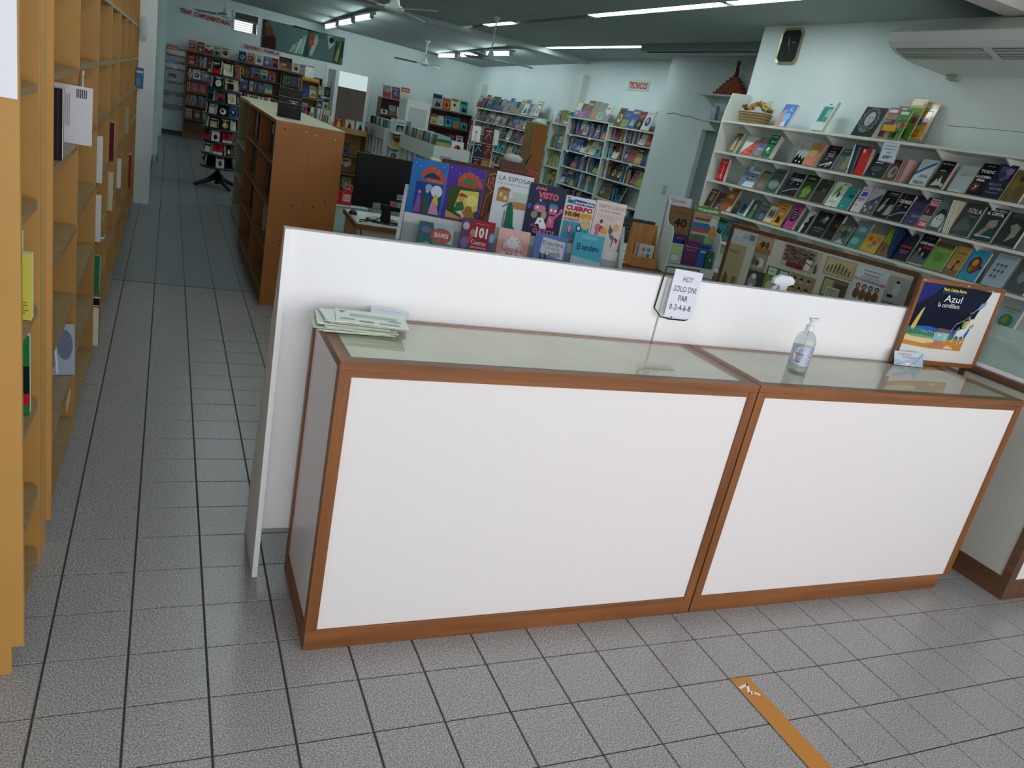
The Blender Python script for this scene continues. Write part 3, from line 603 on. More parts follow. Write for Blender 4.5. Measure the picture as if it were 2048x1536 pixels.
# row 0
W(0, 3.925, 3.77, .205, '4a6fc0', 'blue book with an open hand on its cover, alone on the top wall shelf', [('P', [(0, 0), (.0, .55), (.3, .8), (.42, .75), (.38, .5), (.6, .35), (.5, 0)], 'b58d8c'), ('E', .62, .42, .25, .2, '79b8e6'), ('P', [(.45, 0), (.8, 0), (.75, .25), (.5, .2)], 'd4d2da'), T_(.5, .66, .9, .9, 'a9c4ea', 'AL')])
W(0, 3.48, 3.345, .26, 'c3d3cf', 'pale tall book with a teal block on the top wall shelf', [('R', .12, .28, .88, .8, '3f8c84'), ('R', .4, .86, .62, .9, '4d5a58')] + [('R', .2 + .07 * i, .34, .235 + .07 * i, .74, '2f6f69') for i in range(4)] + [T_(.6, .45, .85, .7, 'cfe3df', 'III')], t=.03)
FA = [('E', .46, .55, .34, .4, '2d3236'), ('E', .46, .6, .2, .24, 'a9adad'), ('E', .38, .65, .035, .02, '1f2224'), ('E', .55, .64, .035, .02, '1f2224'), ('L', [(.47, .64), (.45, .54), (.49, .53)], .02, '55585a'), ('L', [(.4, .47), (.53, .47)], .025, '3a3c3e')]
rg = random.Random(4); FA += [('L', [(.46 + .33 * math.cos(a), .56 + .38 * math.sin(a)), (.46 + .42 * math.cos(a + .25), .56 + .44 * math.sin(a + .2)), (.46 + .30 * math.cos(a + .4), .56 + .36 * math.sin(a + .4))], .018, '9aa09f') for a in [i * .42 for i in range(15)]] + [('L', [(.3 + .06 * i, .36), (.28 + .05 * i, .22), (.34 + .05 * i, .14)], .018, '8c9291') for i in range(6)]
W(0, 3.036, 2.83, .24, '101518', 'square black book with a white line drawing of a curly head', FA, t=.012)
# magazine rack
mr = thing('magazine_rack', 'gold wire rack holding magazines under plastic on the top wall shelf', 'rack', (4.43, 2.80, 2.0015), R(-90))
GW = mat('b8894a', .35, .5, .6); wf = MB()
for x in (0, .08, .14, .215): wf.tube([(x, .0, .003), (x, .045, .15)], .0022, GW, 6)
for q in (0, .5, 1): wf.tube([(0, .045 * q, .003 + .147 * q), (.215, .045 * q, .003 + .147 * q)], .0022, GW, 6)
wf.tube([(.0, .0, .003), (0, .18, .003), (.0, .2, .22)], .0022, GW, 6).tube([(.215, 0, .003), (.3, .17, .003), (.3, .2, .28), (.22, .14, .28)], .0022, GW, 6)
for i in range(5): wf.tube([(.30, .17, .02 + .055 * i), (.22, .05, .02 + .055 * i)], .0018, GW, 5)
obj('wire_frame', wf, mr); bx('yellow_plate', (.045, .165, .004, .006, .062, .106), mat('d9a51f', .4), mr)
MG = 'magazines in the gold wire rack on the top wall shelf'
def RM(lab, x, y, z, w, h, c, art, t=.012, lean=14): 
    return book(lab, w, h, t, c, art, Matrix.Translation((4.43, 2.80, 2.0015)) @ Matrix.Rotation(R(-90), 4, 'Z') @ RT((x + w/2, y, z + t * .26 + .004), 0, -R(lean)), MG, .15, False, 'magazine', 'magazine')
MA = lambda a, b, c: [('R', 0, .78, 1, 1, a), ('R', .08, .84, .8, .94, 'ece8e0'), ('P', [(0, .3), (1, .5), (1, .62), (0, .5)], b), ('R', .1, .05, .6, .25, c), ('E', .75, .5, .15, .12, 'b03a44')]
RM('pink and teal magazine at the left of the gold wire rack', .005, .012, 0, .098, .235, 'a88f8c', MA('b06a78', '3f6d78', '4a3c30'))
RM('green magazine behind the yellow plate of the wire rack', .108, .012, 0, .10, .225, '5f9a60', MA('3f9a4c', '8fae9c', '3c3c2c'))
RM('yellow and green magazine standing tallest in the wire rack', .10, .085, .02, .13, .30, '6aa83a', MA('c9b52a', '3f9440', '2c5c2c'))
RM('mauve magazine peeping out behind the pink one', .04, .05, .01, .10, .245, 'a5808e', MA('b07f92', 'c9b9bd', '6a5560'))
RM('yellow magazine in glossy wrap at the right of the wire rack', .20, .10, .03, .12, .285, 'c99a3a', MA('d0aa40', '3a5a90', 'b06a2a'), lean=18)
# price notice hanging from the top shelf
nt_ = MB().box(-.075, .075, 0, .0012, -.14, .0, mat('cfdbe2', .6))
put(nt_, [('L', [(.03, .03), (.97, .03), (.97, .97), (.03, .97), (.03, .03)], .012, '4a555c'), T_(.16, .76, .84, .87, '26303a', 'Compra mínima'), T_(.18, .60, .82, .71, '26303a', 'con tarjeta de'), T_(.34, .45, .66, .54, '26303a', 'crédito'), T_(.22, .15, .60, .34, '1d2630', '$300', .02), T_(.63, .24, .78, .34, '1d2630', '00')], .15, .14, -.075, -.14)
tag(obj('price_notice', nt_, None, (4.395, 2.585, 1.985), (0, R(1), R(-90))), 'white framed paper notice with a price hanging from the top wall shelf', 'notice')
# row 1
W(1, 4.46, 4.355, .195, 'b9a888', 'sepia photograph book at the left end of the second wall shelf', [('R', 0, 0, .86, .86, '6f5d44'), ('R', .1, .88, .9, .97, '2c231c'), ('P', [(.1, .1), (.3, .7), (.5, .72), (.6, .4), (.75, .1)], 'b5a07a'), ('E', .42, .72, .14, .08, 'c7b490')])
W(1, 4.283, 4.12, .178, 'cdc9c2', 'pale book with a red lattice triangle on the second wall shelf', [('P', [(0, 0), (1, .0), (1, .95)], 'c8402f')] + [('L', [(.2 + .15 * i, .0), (.5 + .1 * i, .5)], .012, 'e8b8a0') for i in range(4)] + [('L', [(.3, .2), (.95, .1)], .012, 'e8b8a0'), ('L', [(.5, .4), (.98, .35)], .012, 'e8b8a0')], t=.015)
W(1, 4.10, 3.985, .19, '77707a', 'grey mauve paperback with a purple centre on the second wall shelf', [('R', .1, .5, .9, .66, '6a5a8a'), ('E', .6, .82, .3, .12, '8d7b6c'), ('E', .4, .2, .3, .15, '8c8c84'), ('R', .2, .36, .8, .42, 'c7c2cc')])
W(1, 3.978, 3.87, .21, '0f6a45', 'dark green book with white figures and thick cream edge', [('R', .15, .9, .8, .94, 'b9d0be'), ('R', .25, .64, .55, .76, '9fb7a6'), ('P', [(.55, .7), (.8, .72), (.9, .8), (.85, .66)], 'd9e4dc'), ('P', [(.2, .3), (.3, .42), (.5, .45), (.52, .33), (.4, .3), (.35, .22), (.25, .3)], 'e4eee6'), ('E', .6, .22, .1, .04, '8fb89e')], t=.05)
W(1, 3.576, 3.452, .205, 'a7adac', 'silver and black splattered book with a white hook shape', [('P', [(0, 0), (0, .2), (.2, .45), (.35, .25), (.5, .4), (.7, .2), (.9, .35), (1, .1), (1, 0)], '15171a'), ('E', .3, .12, .06, .04, 'e8e8e8'), ('E', .65, .1, .08, .04, 'e8e8e8'), ('L', [(.25, .9), (.45, .85), (.75, .95)], .03, E1), ('L', [(.4, .75), (.5, .62), (.7, .6), (.9, .78)], .04, E1)], rough=.1)
rays = [('P', [(.5, .52), (.5 + 1.2 * math.cos(a), .52 + 1.2 * math.sin(a)), (.5 + 1.2 * math.cos(a + .045), .52 + 1.2 * math.sin(a + .045))], 'e0b89c') for a in [i * 2 * math.pi / 44 for i in range(44)]]
def clip(shp):
    out = []
    for s in shp:
        P = s[1]; c = P[0]; Q = [c]
        for p in P[1:]:
            t = 1.0
            for k in (0, 1):
                d = p[k] - c[k]
                if d > 0: t = min(t, (1 - c[k]) / d)
                elif d < 0: t = min(t, (0 - c[k]) / d)
            Q.append((c[0] + (p[0] - c[0]) * t, c[1] + (p[1] - c[1]) * t))
        out.append(('P', Q, s[2]))
    return out
W(1, 3.452, 3.315, .2, 'c9643c', 'orange sunburst book with a tan oval on the second wall shelf', clip(rays) + [('E', .5, .62, .3, .26, 'b09a52'), T_(.36, .66, .64, .73, '8a3a26', 'CHAU', .02), ('R', .42, .52, .58, .55, '8a4a30')], t=.028)
W(1, 3.272, 3.132, .2, '14151a', 'black book with red title and a white bent figure', [T_(.25, .86, .8, .93, 'b03440', 'LIBRO'), T_(.3, .72, .7, .77, E1, 'DE LOS'), T_(.2, .62, .75, .67, E1, 'SERES'), T_(.3, .53, .7, .58, E1, 'SIMPLES'), ('L', [(.1, .1), (.5, .22), (.85, .3)], .07, 'd9d9dc'), ('L', [(.55, .08), (.7, .3), (.85, .28), (.75, .16)], .06, 'd9d9dc'), ('E', .35, .42, .1, .06, 'b5405a'), ('E', .35, .42, .05, .03, '14151a')])
W(1, 3.106, 2.965, .19, '56625a', 'grey green book with a draped figure beside the red folder', [('P', [(.4, .1), (.5, .55), (.7, .6), (.85, .3), (.8, .1)], '8a7a5c'), ('E', .6, .66, .12, .09, '94805e'), ('R', .1, .85, .5, .9, '8a9a90')])
for i, (c, h) in enumerate([('dfe2e2', .22), ('2b3f58', .222), ('2b3f58', .22), ('6e6a66', .21)]):
    y = 2.958 - i * .017; book(['white spine book left of the red folder', 'dark blue volume after the white spine', 'second dark blue volume beside the red folder', 'grey spine book touching the red folder'][i], .15, h, .015, c, None, RT((4.52, y, SZ[1] + .002), 0), RWG, pages=PAGEW)
W(1, 2.884, 2.792, .205, 'c22f32', 'plain red folder with a small square sticker', [('R', .12, .82, .38, .94, 'e4dfcf')], t=.035, lean=6)
W(1, 2.776, 2.61, .19, '1c1e22', 'black book with grey engraved bands and white author line', [('E', .4, .78, .25, .1, '34373c'), ('R', .2, .6, .62, .64, 'd8d8d8'), ('E', .45, .36, .3, .12, '43474c'), ('R', .4, .1, .5, .16, '8c9196')])
W(1, 2.594, 2.50, .16, '5c4a44', 'brown book with an ultrasound egg shape and red title box', [('R', .1, .78, .55, .92, 'a5404c'), ('E', .5, .4, .38, .3, 'a09a96'), ('E', .55, .42, .2, .18, '6e625e')])
for i in range(3):
    book(['first pink spine booklet', 'second pink spine booklet', 'third pink spine booklet'][i] + ' leaning on the second wall shelf', .12, .17, .012, ['c79c93', 'b98a82', 'cfa59c'][i], None, RT((4.50, 2.49 - i * .022, SZ[1] + .002), 0, R(8)), RWG)
W(1, 2.362, 2.236, .195, 'c3ccd2', 'white book with a blue diagonal band and brush lettering', [('P', [(0, .35), (1, .85), (1, .97), (0, .5)], '2f6aa8'), T_(.12, .86, .55, .9, '5f7f9f', 'Política'), T_(.35, .26, .9, .42, '2a2e33', '¡VIVA', .02), T_(.2, .04, .9, .2, '2a2e33', 'PERÓN!', .02)])
W(1, 2.205, 2.092, .2, '131417', 'black book with white statues and a red spine edge', [T_(.12, .86, .85, .92, 'c9c9c9', 'Eva Duarte'), ('R', .2, .62, .6, .65, 'b5b5b5'), ('P', [(.1, .05), (.35, .35), (.45, .2), (.55, .48), (.65, .3), (.8, .1)], 'b9bdb9'), ('E', .85, .12, .12, .07, 'b5b28c'), ('R', .94, 0, 1, 1, 'a8272b')], t=.03)
W(1, 2.048, 1.92, .19, 'aebbb8', 'pale grey plastic wrapped book with faint dark title', [T_(.35, .72, .9, .78, '6d7a78', 'TEXTO'), T_(.15, .62, .95, .68, '4d5856', 'SUBRAYADO'), ('P', [(0, 0), (.5, .1), (1, 0)], 'c9d4d2')], rough=.12)
ring_ = [('E', .3, .24, .24, .13, 'a8262f'), ('E', .3, .24, .18, .095, '0f1014'), ('L', [(.22, .18), (.38, .3)], .04, 'd8d8d8'), ('L', [(.24, .3), (.38, .26), (.32, .18)], .04, 'd8d8d8')]
W(1, 1.904, 1.786, .225, '0f1014', 'black book with white capitals over a red ring emblem', [('R', .3, .9, .75, .93, '777'*2), T_(.08, .70, .98, .80, E1, 'TODO', .03), T_(.0, .54, .9, .62, E1, 'LA GUERRA', .03), T_(.15, .43, .65, .51, E1, 'FRIA', .03)] + ring_)
W(1, 1.79, 1.66, .235, '23223a', 'dark violet mottled book overlapping the red ring one', [('P', [(.2, .95), (.9, .9), (.8, .6), (.5, .5), (.2, .7)], '5b5674'), ('E', .7, .8, .2, .1, '7d7894'), ('E', .4, .7, .2, .1, '3d3a58'), T_(.05, .36, .7, .43, '9c9ab0', 'RELATO'), T_(.2, .24, .9, .31, 'b0aec2', 'SENTIRES'), ('R', .1, .14, .8, .17, '6d6b85')], t=.015, x=4.425)
W(1, 1.667, 1.535, .21, '6b5f34', 'mottled olive brown book at the right of the second wall shelf', [('E', .3, .6, .25, .2, '7c6a38'), ('E', .7, .3, .2, .2, '5c5230'), ('E', .6, .75, .2, .1, '4c3520')])
# row 2
W(2, 4.52, 4.40, .21, 'b9202e', 'red boxed book with a pale walking figure at the shelf end', [T_(.2, .84, .9, .9, 'e8c8c0', 'CRÓNICAS'), T_(.3, .76, .8, .81, 'e8c8c0', 'EN ROJO'), ('L', [(.55, .6), (.55, .35), (.45, .12)], .06, 'e8dcd4'), ('L', [(.55, .35), (.65, .12)], .06, 'e8dcd4'), ('E', .55, .66, .05, .04, 'e8dcd4'), ('E', .3, .2, .22, .1, 'c9602c')], t=.03, lean=4)
W(2, 4.177, 3.97, .195, '6d8297', 'blue grey book with dark crowd and white foot on the third shelf', [('R', .2, .74, .45, .98, 'b4c3cc'), ('R', .5, .7, 1, .8, 'c9ced0'), ('P', [(.3, .35), (.4, .52), (.7, .55), (.98, .5), (.95, .38)], '2a3038'), T_(.42, .40, .92, .5, 'dfe3e4', 'SINTE'), ('P', [(.25, 0), (.4, .25), (.95, .28), (1, 0)], 'd2d6d8')], t=.02)
W(2, 3.942, 3.826, .18, '6c6752', 'olive and mauve worn paperback on the third wall shelf', [('R', .1, .5, .9, .85, '7d8050'), ('R', .1, .9, .9, .98, '2c2a20'), ('R', .1, .1, .8, .35, '8a7884')], t=.018)
W(2, 3.813, 3.663, .22, '3f5c56', 'dark green wrapped book with cloudy seascape', [('E', .5, .35, .4, .2, '7a9a98'), ('E', .6, .22, .2, .08, 'a5747c'), ('R', .15, .82, .85, .9, '2c453e')], rough=.12, t=.022)
CU = [T_(.1, .66, .95, .78, E1, 'CULPABLES', .03), ('L', [(.35, .98), (.3, .4)], .012, 'c5c5c8'), ('L', [(0, .12), (.5, .3), (.98, .36)], .03, 'd5d5d8'), ('E', .75, .55, .07, .04, '9a9aa0'), ('L', [(.1, .5), (.4, .6)], .02, 'd5d5d8')]
W(2, 3.588, 3.43, .21, '1b1922', 'black book with white slanted capitals and thin crossing lines, left copy', CU, t=.03)
W(2, 3.408, 3.262, .215, '2e4a2a', 'green book with a seated figure beside the slanted capitals one', [('R', 0, .72, 1, 1, '1d3320'), ('E', .5, .35, .28, .22, '7d9a3c'), ('P', [(.2, .05), (.4, .5), (.65, .55), (.7, .1)], '6d8a34'), ('R', .2, .84, .7, .88, '8ca35a')], t=.03)
W(2, 3.242, 3.10, .205, '33332c', 'dark olive book with two thin title lines on the third shelf', [T_(.35, .56, .8, .6, 'c4c2b4', 'HISTORIA DE'), T_(.4, .48, .75, .52, 'c4c2b4', 'LA LUNA'), ('R', .6, .85, .7, .93, '6a6a5c')], t=.025)
W(2, 3.075, 2.942, .21, 'c9d4c2', 'pale book with a green hooded bird drawing', [('P', [(.2, .35), (.35, .75), (.5, .88), (.62, .75), (.55, .5)], '6f9a2f'), ('P', [(.35, .45), (.5, .6), (.7, .5), (.68, .3), (.5, .25)], 'dfe6dc'), ('E', .6, .48, .1, .12, '3a423e'), ('L', [(.45, .28), (.4, .16)], .02, '2a2e2c'), ('L', [(.6, .27), (.62, .16)], .02, '2a2e2c'), ('R', .55, .9, .95, .93, '4c5a52'), ('E', .4, .18, .2, .03, 'a9b5a8')], t=.02)
W(2, 2.936, 2.83, .187, '2a8d8f', 'plain teal book with a small dark label', [('R', .45, .55, .9, .66, '15484c'), ('R', .2, .1, .5, .14, '7fc4c4')], t=.015)
W(2, 2.80, 2.71, .21, 'cfc3cf', 'white book with red brush title above a blue map', [('L', [(.2, .85), (.4, .9), (.6, .86), (.85, .9)], .05, 'c04a52'), ('P', [(.2, .62), (.25, .8), (.75, .8), (.8, .65)], '2f62c0'), ('R', .1, .5, .75, .54, 'b0566a'), ('R', .15, .42, .6, .45, '7a7480'), ('R', .15, .25, .4, .28, '3a3640')], t=.02)
W(2, 2.700, 2.592, .215, 'b3aebc', 'lilac grey book with black crowd photograph on the third shelf', [('P', [(0, .35), (1, .8), (1, 0), (0, 0)], '4f545c'), ('P', [(0, .35), (1, .8), (1, .84), (0, .4)], '4a4a7a'), ('E', .3, .15, .12, .07, '9aa6a4'), ('E', .6, .28, .12, .07, '8d9a98'), ('E', .8, .5, .1, .07, 'a5aeac'), ('E', .7, .08, .1, .05, '7e8886'), ('E', .1, .28, .07, .05, 'c0c7c4'), ('R', .2, .84, .5, .86, '8a7a92')], t=.018)
W(2, 2.580, 2.45, .215, '14161a', 'black book with bare white tree shape, centre of the third shelf', [('P', [(.1, .2), (.3, .7), (.45, .75), (.35, .45), (.5, .5), (.3, .2)], '8f9a94'), ('P', [(.6, .1), (.7, .5), (.95, .55), (1, .15)], '9a9688'), ('R', .3, .9, .9, .93, '9a9a9a'), ('R', .2, .84, .95, .86, '6a6a6a'), ('E', .72, .6, .14, .09, '1d2226')], t=.02)
W(2, 2.438, 2.32, .215, '171820', 'black book with white slanted capitals and crossing lines, right copy', CU, t=.02)
W(2, 2.335, 2.16, .222, '2d2748', 'dark purple book standing behind the smaller mauve one', [('R', .3, .85, .9, .88, '4a4468')], t=.015, x=4.455)
W(2, 2.301, 2.194, .178, '443f63', 'mauve book with pale blue capitals on the third wall shelf', [T_(.35, .34, .95, .44, '8fa5c8', 'DEBATE'), ('R', .4, .12, .7, .15, '8a86a8')], t=.012)
W(2, 2.186, 2.112, .218, 'c8c4c8', 'white and magenta book with two title bands', [('R', 0, .74, 1, .88, 'c42a6a'), T_(.12, .77, .95, .86, E1, 'PASA', .02), ('R', .1, .91, .95, .95, '5c5a60'), ('R', 0, .42, 1, .74, '5a2c40'), ('E', .3, .56, .15, .08, '8d6a78'), ('E', .7, .6, .15, .08, '3d2f3a'), ('P', [(0, .22), (0, .42), (1, .42), (1, .22)], '8a9a82'), ('R', 0, 0, 1, .22, 'c01c5c'), T_(.2, .05, .95, .18, E1, 'COSAS', .03)], t=.015)
W(2, 2.098, 1.998, .24, '6f7d7c', 'grey book with a large black and white portrait of a man', [('E', .5, .3, .38, .28, 'c4cbcb'), ('P', [(.14, .35), (.15, .55), (.35, .66), (.7, .64), (.86, .5), (.86, .36), (.78, .48), (.4, .52), (.2, .42)], '2b3234'), ('E', .38, .34, .06, .018, '2b3234'), ('E', .66, .34, .06, .018, '2b3234'), ('L', [(.53, .34), (.5, .22), (.56, .21)], .02, '7d8888'), ('L', [(.42, .14), (.62, .14)], .03, '555f60'), ('P', [(0, 0), (.2, .1), (.8, .08), (1, 0)], '4b5658')], t=.02)
spines(2, 1.985, ['b7a98c', 'c4b698', 'b09f80', 'c9bb9f'], .225, .14, 'cream page block among four beside the large portrait')
W(2, 1.916, 1.776, .23, '3f4a47', 'grey green book with large thin white capitals', [T_(.25, .72, .95, .86, E1, 'SOLA'), T_(.45, .6, .85, .64, 'b5bdba', 'Novela'), ('P', [(.0, .1), (.3, .6), (.6, .5), (.9, .2)], '55625e')], t=.03)
W(2, 1.756, 1.613, .23, '24413e', 'dark teal book with a raised fist and blocky capitals', [('R', 0, .78, 1, 1, '101415'), T_(.1, .9, .95, .97, 'c9cdcb', 'COMBATIENDO', .02), T_(.05, .78, .9, .88, E1, 'AL CAPITAL', .03), ('P', [(.35, .45), (.4, .62), (.75, .68), (.85, .5), (.7, .4)], 'a08c78'), ('P', [(.1, .1), (.4, .45), (.62, .4), (.3, .08)], '8c7c6c'), ('R', .1, .12, .9, .15, 'c9cdcb')], t=.025)
W(2, 1.592, 1.452, .225, '303634', 'dark grey book with a pale hand at the right of the third shelf', [('P', [(.3, .6), (.5, .7), (.8, .6), (.75, .3), (.4, .1), (.5, .4)], '8a8880'), ('R', .1, .85, .9, .97, '4a4f4d')], t=.025)
# row 3
W(3, 4.59, 4.48, .18, '4a3a2c', 'brown cover at the far left of the fourth wall shelf', [('E', .5, .5, .25, .3, '8d7a5c'), ('R', .15, .8, .85, .88, 'a58f68'), ('E', .4, .25, .2, .1, '2c221c')], t=.015)
W(3, 4.455, 4.348, .165, '5a2a30', 'dark red cover with grey shape on the fourth wall shelf', [('P', [(.4, 0), (.5, .6), (.9, .7), (.9, 0)], '6c6a64'), ('E', .6, .4, .15, .15, '3c3a38')], t=.015)
W(3, 4.340, 4.195, .225, '9c5730', 'rusty brown book with a small cream label', [('R', .25, .58, .68, .72, 'c4b48c'), ('R', .32, .63, .6, .67, '7a6a4c'), ('P', [(.7, 0), (.8, .2), (1, .25), (1, 0)], 'c9c4b4'), ('R', .2, .85, .8, .88, 'b8805a')], t=.022)
W(3, 4.081, 3.958, .17, '56737f', 'silvery blue wrapped book on the fourth wall shelf', [('E', .4, .4, .25, .3, '2c3a44'), ('P', [(.8, 0), (.85, 1), (1, 1), (1, 0)], 'dfe8ea'), ('R', .1, .04, .8, .1, 'a9bcc0')], t=.015, rough=.1)
W(3, 3.943, 3.825, .178, '1c2a28', 'dark book with a veiled green robed woman', [('P', [(.15, .0), (.2, .35), (.45, .45), (.6, .3), (.65, 0)], '3c7a4a'), ('E', .4, .6, .16, .2, '8a9a98'), ('E', .42, .58, .09, .12, 'b5a592'), T_(.55, .82, .85, .88, '9aa', 'LA')] if False else [('P', [(.15, .0), (.2, .35), (.45, .45), (.6, .3), (.65, 0)], '3c7a4a'), ('E', .4, .6, .16, .2, '8a9a98'), ('E', .42, .58, .09, .12, 'b5a592')], t=.015, rough=.15)
W(3, 3.816, 3.72, .15, '4a5a5e', 'small slate book with a bluish disc on the fourth wall shelf', [('E', .55, .3, .25, .2, '5c7a9a'), ('R', .1, .7, .9, .8, '6a7a7c')], t=.012)
W(3, 3.709, 3.612, .19, 'c9c6be', 'white book with orange top band and horsemen photo', [('R', 0, .82, 1, 1, 'd08a2a'), ('R', .1, .88, .9, .93, '5a3a14'), ('R', .15, .25, .9, .68, '8c8478'), ('E', .4, .45, .12, .14, '4c4034'), ('E', .7, .42, .12, .14, '5c4a38'), ('R', 0, 0, 1, .05, 'd08a2a')], t=.015)
W(3, 3.60, 3.496, .205, 'd08f2c', 'orange book with a black silhouette and small cream label', [('R', .1, .86, .9, .93, 'b06a1c'), ('R', .15, .72, .8, .8, 'a8641c'), ('R', .25, .48, .75, .58, 'd9c49a'), ('P', [(.25, .12), (.3, .4), (.5, .42), (.55, .3), (.75, .38), (.7, .12)], '1a1512'), ('R', 0, 0, 1, .1, 'd8b02c')], t=.018)
W(3, 3.449, 3.338, .215, 'b53f86', 'magenta book with a black oval of white lines', [('E', .48, .55, .3, .26, '14141a')] + [('R', .28 + .03 * (i % 2), .68 - .085 * i, .68, .71 - .085 * i, 'a9c4b8') for i in range(4)], t=.028)
W(3, 3.264, 3.182, .2, 'c6cdca', 'white book with jagged black shapes beside the magenta one', [('P', [(.3, 0), (.4, .3), (.2, .4), (.6, .55), (.4, .7), (.9, .9), (1, 0)], '1a1a1e'), ('R', .92, 0, 1, 1, 'a02840')], t=.014)
W(3, 3.155, 2.998, .215, '23262c', 'dark book with a floating white figure and faint capitals', [('P', [(.45, .6), (.6, .9), (.8, .8), (.7, .55)], '7f8488'), ('R', .6, .7, .72, .82, 'c9cccc'), T_(.15, .3, .85, .38, '9a9ea0', 'CHOMENES'), ('R', .3, .2, .7, .23, '6a6e70'), ('L', [(.3, .6), (.5, .75)], .02, 'b5b8ba')], t=.02)
W(3, 2.984, 2.885, .222, '241d22', 'near black book with a small red spot', [('E', .7, .55, .12, .06, 'b02c34')], t=.03)
W(3, 2.875, 2.745, .158, '5e665c', 'small book with a grey animal in foliage', [('E', .55, .5, .2, .22, '3c4448'), ('E', .3, .75, .2, .12, '8a8a52'), ('E', .75, .8, .15, .1, '9a9664'), ('P', [(.1, 0), (.5, .25), (.9, 0)], 'a5b0ac')], t=.012)
W(3, 2.720, 2.598, .215, '4f8a80', 'sea green wrapped book with misty landscape', [('R', 0, .5, 1, 1, '6a8892'), ('E', .5, .7, .3, .1, '9cb0b4'), ('E', .4, .25, .3, .14, '7ab09c')], t=.015, rough=.12)
W(3, 2.589, 2.45, .148, 'd0a23c', 'small yellow book with coloured blobs and glossy foot', [('E', .3, .7, .12, .14, '9c6a34'), ('E', .65, .5, .15, .14, 'b05a7a'), ('E', .5, .3, .16, .1, '5a9a7c'), ('E', .8, .75, .1, .12, 'a8823c')], t=.012, rough=.12)
W(3, 2.430, 2.335, .23, '9aa52a', 'lime yellow book with dark outlined title on the fourth shelf', [T_(.25, .72, .95, .82, '5a5c1c', 'PICHI'), T_(.2, .58, .8, .68, '6a6c24', 'ciegos'), ('P', [(0, 0), (0, .4), (.3, .48), (.6, .35), (1, .45), (1, 0)], '8a6040'), ('E', .4, .2, .15, .12, '6a4050')], t=.01)
for i, c in enumerate(['2a3f62', '2f4a70', '25385a']): book(['first', 'second', 'third'][i] + ' navy spine book right of the lime yellow one', .14, .225, .013, c, None, RT((4.51, 2.330 - i * .0155, SZ[3] + .002), 0), RWG, pages=PAGEW)
W(3, 2.281, 2.163, .23, '231d33', 'dark violet book with red title and hooded mountain', [('P', [(.1, 1), (.4, .8), (.7, .95), (1, .8), (1, 1)], '8a8498'), ('P', [(.2, .3), (.45, .75), (.7, .3)], '14121c'), ('R', .15, .42, .85, .5, 'a8283a'), ('R', .2, .3, .8, .33, '8a8498'), ('R', .25, .24, .75, .26, '8a8498')], t=.025)
W(3, 2.147, 2.026, .23, '16171a', 'black book with white capitals above men in suits', [('R', .2, .88, .8, .95, '3c3e42'), T_(.05, .68, .98, .78, E1, 'LÓPEZ REGA', .03), ('R', .4, .56, .98, .63, 'a0262f'), ('P', [(0, .05), (.1, .4), (.3, .5), (.4, .3), (.6, .38), (.8, .2), (.95, .3), (1, .05)], '5c6062'), ('E', .27, .5, .08, .06, 'a9a49c'), ('E', .6, .38, .08, .06, 'a9a49c'), ('R', 0, 0, 1, .04, 'b9beb9')], t=.02)
W(3, 2.015, 1.873, .2, '6d9a45', 'grass green book with pale motif grid and brown top', [('R', 0, .82, 1, 1, '5c4a2c'), ('R', .2, .7, .8, .73, '9cc06a')] + [('E', .3 + .16 * i, .35 + .1 * j, .055, .035, '55803a') for i in range(3) for j in range(3)], t=.025)
W(3, 1.855, 1.755, .21, 'b08c48', 'tan book with a small black flag bearer', [('R', .15, .72, .85, .8, '8a6a34'), ('R', .25, .6, .75, .63, '8a6a34'), ('R', 0, 0, 1, .2, '7a6a44'), ('P', [(.42, .15), (.45, .35), (.55, .35), (.56, .15)], '1c1a16'), ('P', [(.5, .35), (.52, .52), (.75, .48), (.6, .42)], '1c1a16')], t=.02)
W(3, 1.739, 1.614, .21, '2f93b5', 'bright blue book with a red and gold carved mask', [('E', .5, .5, .34, .3, '7a2c28'), ('E', .48, .58, .16, .12, 'c09a3c'), ('E', .4, .36, .12, .1, '5a8a3c'), ('E', .62, .42, .1, .1, 'a8342c'), ('R', .75, .4, .95, .5, '3a2c4a'), ('L', [(.1, .2), (.3, .35)], .05, 'a8342c')], t=.02)
W(3, 1.569, 1.434, .225, '9fb0b8', 'pale blue grey book with small standing figures', [T_(.15, .88, .9, .93, '8a5c9a', 'La comunidad')] + [('E', .25 + .2 * (i % 3), .66 - .18 * (i // 3), .07, .045, '55606a') for i in range(8)] + [('R', .22 + .2 * (i % 3), .55 - .18 * (i // 3), .28 + .2 * (i % 3), .6 - .18 * (i // 3), '7d8a92') for i in range(8)], t=.018)
W(3, 1.41, 1.28, .22, '4c5458', 'slate book at the right end of the fourth wall shelf', [('E', .5, .5, .2, .2, '7a868a')], t=.02)
# row 4, glimpsed over the boards
F4 = Matrix.Translation((4.42, 4.55, 0)) @ Matrix.Rotation(R(-90), 4, 'Z')
fill(F4, 0.02, 3.3, .015, .93, .2, random.Random(8), 'the lowest visible white wall shelf', 'books on the lowest visible wall shelf', 'face')
fill(Matrix.Translation((4.42, 4.55, 0)) @ Matrix.Rotation(R(-90), 4, 'Z'), 3.15, 4.6, .015, 1.45, .2, random.Random(9), 'the near end of the third wall shelf', 'books at the near end of the wall shelving', 'face')
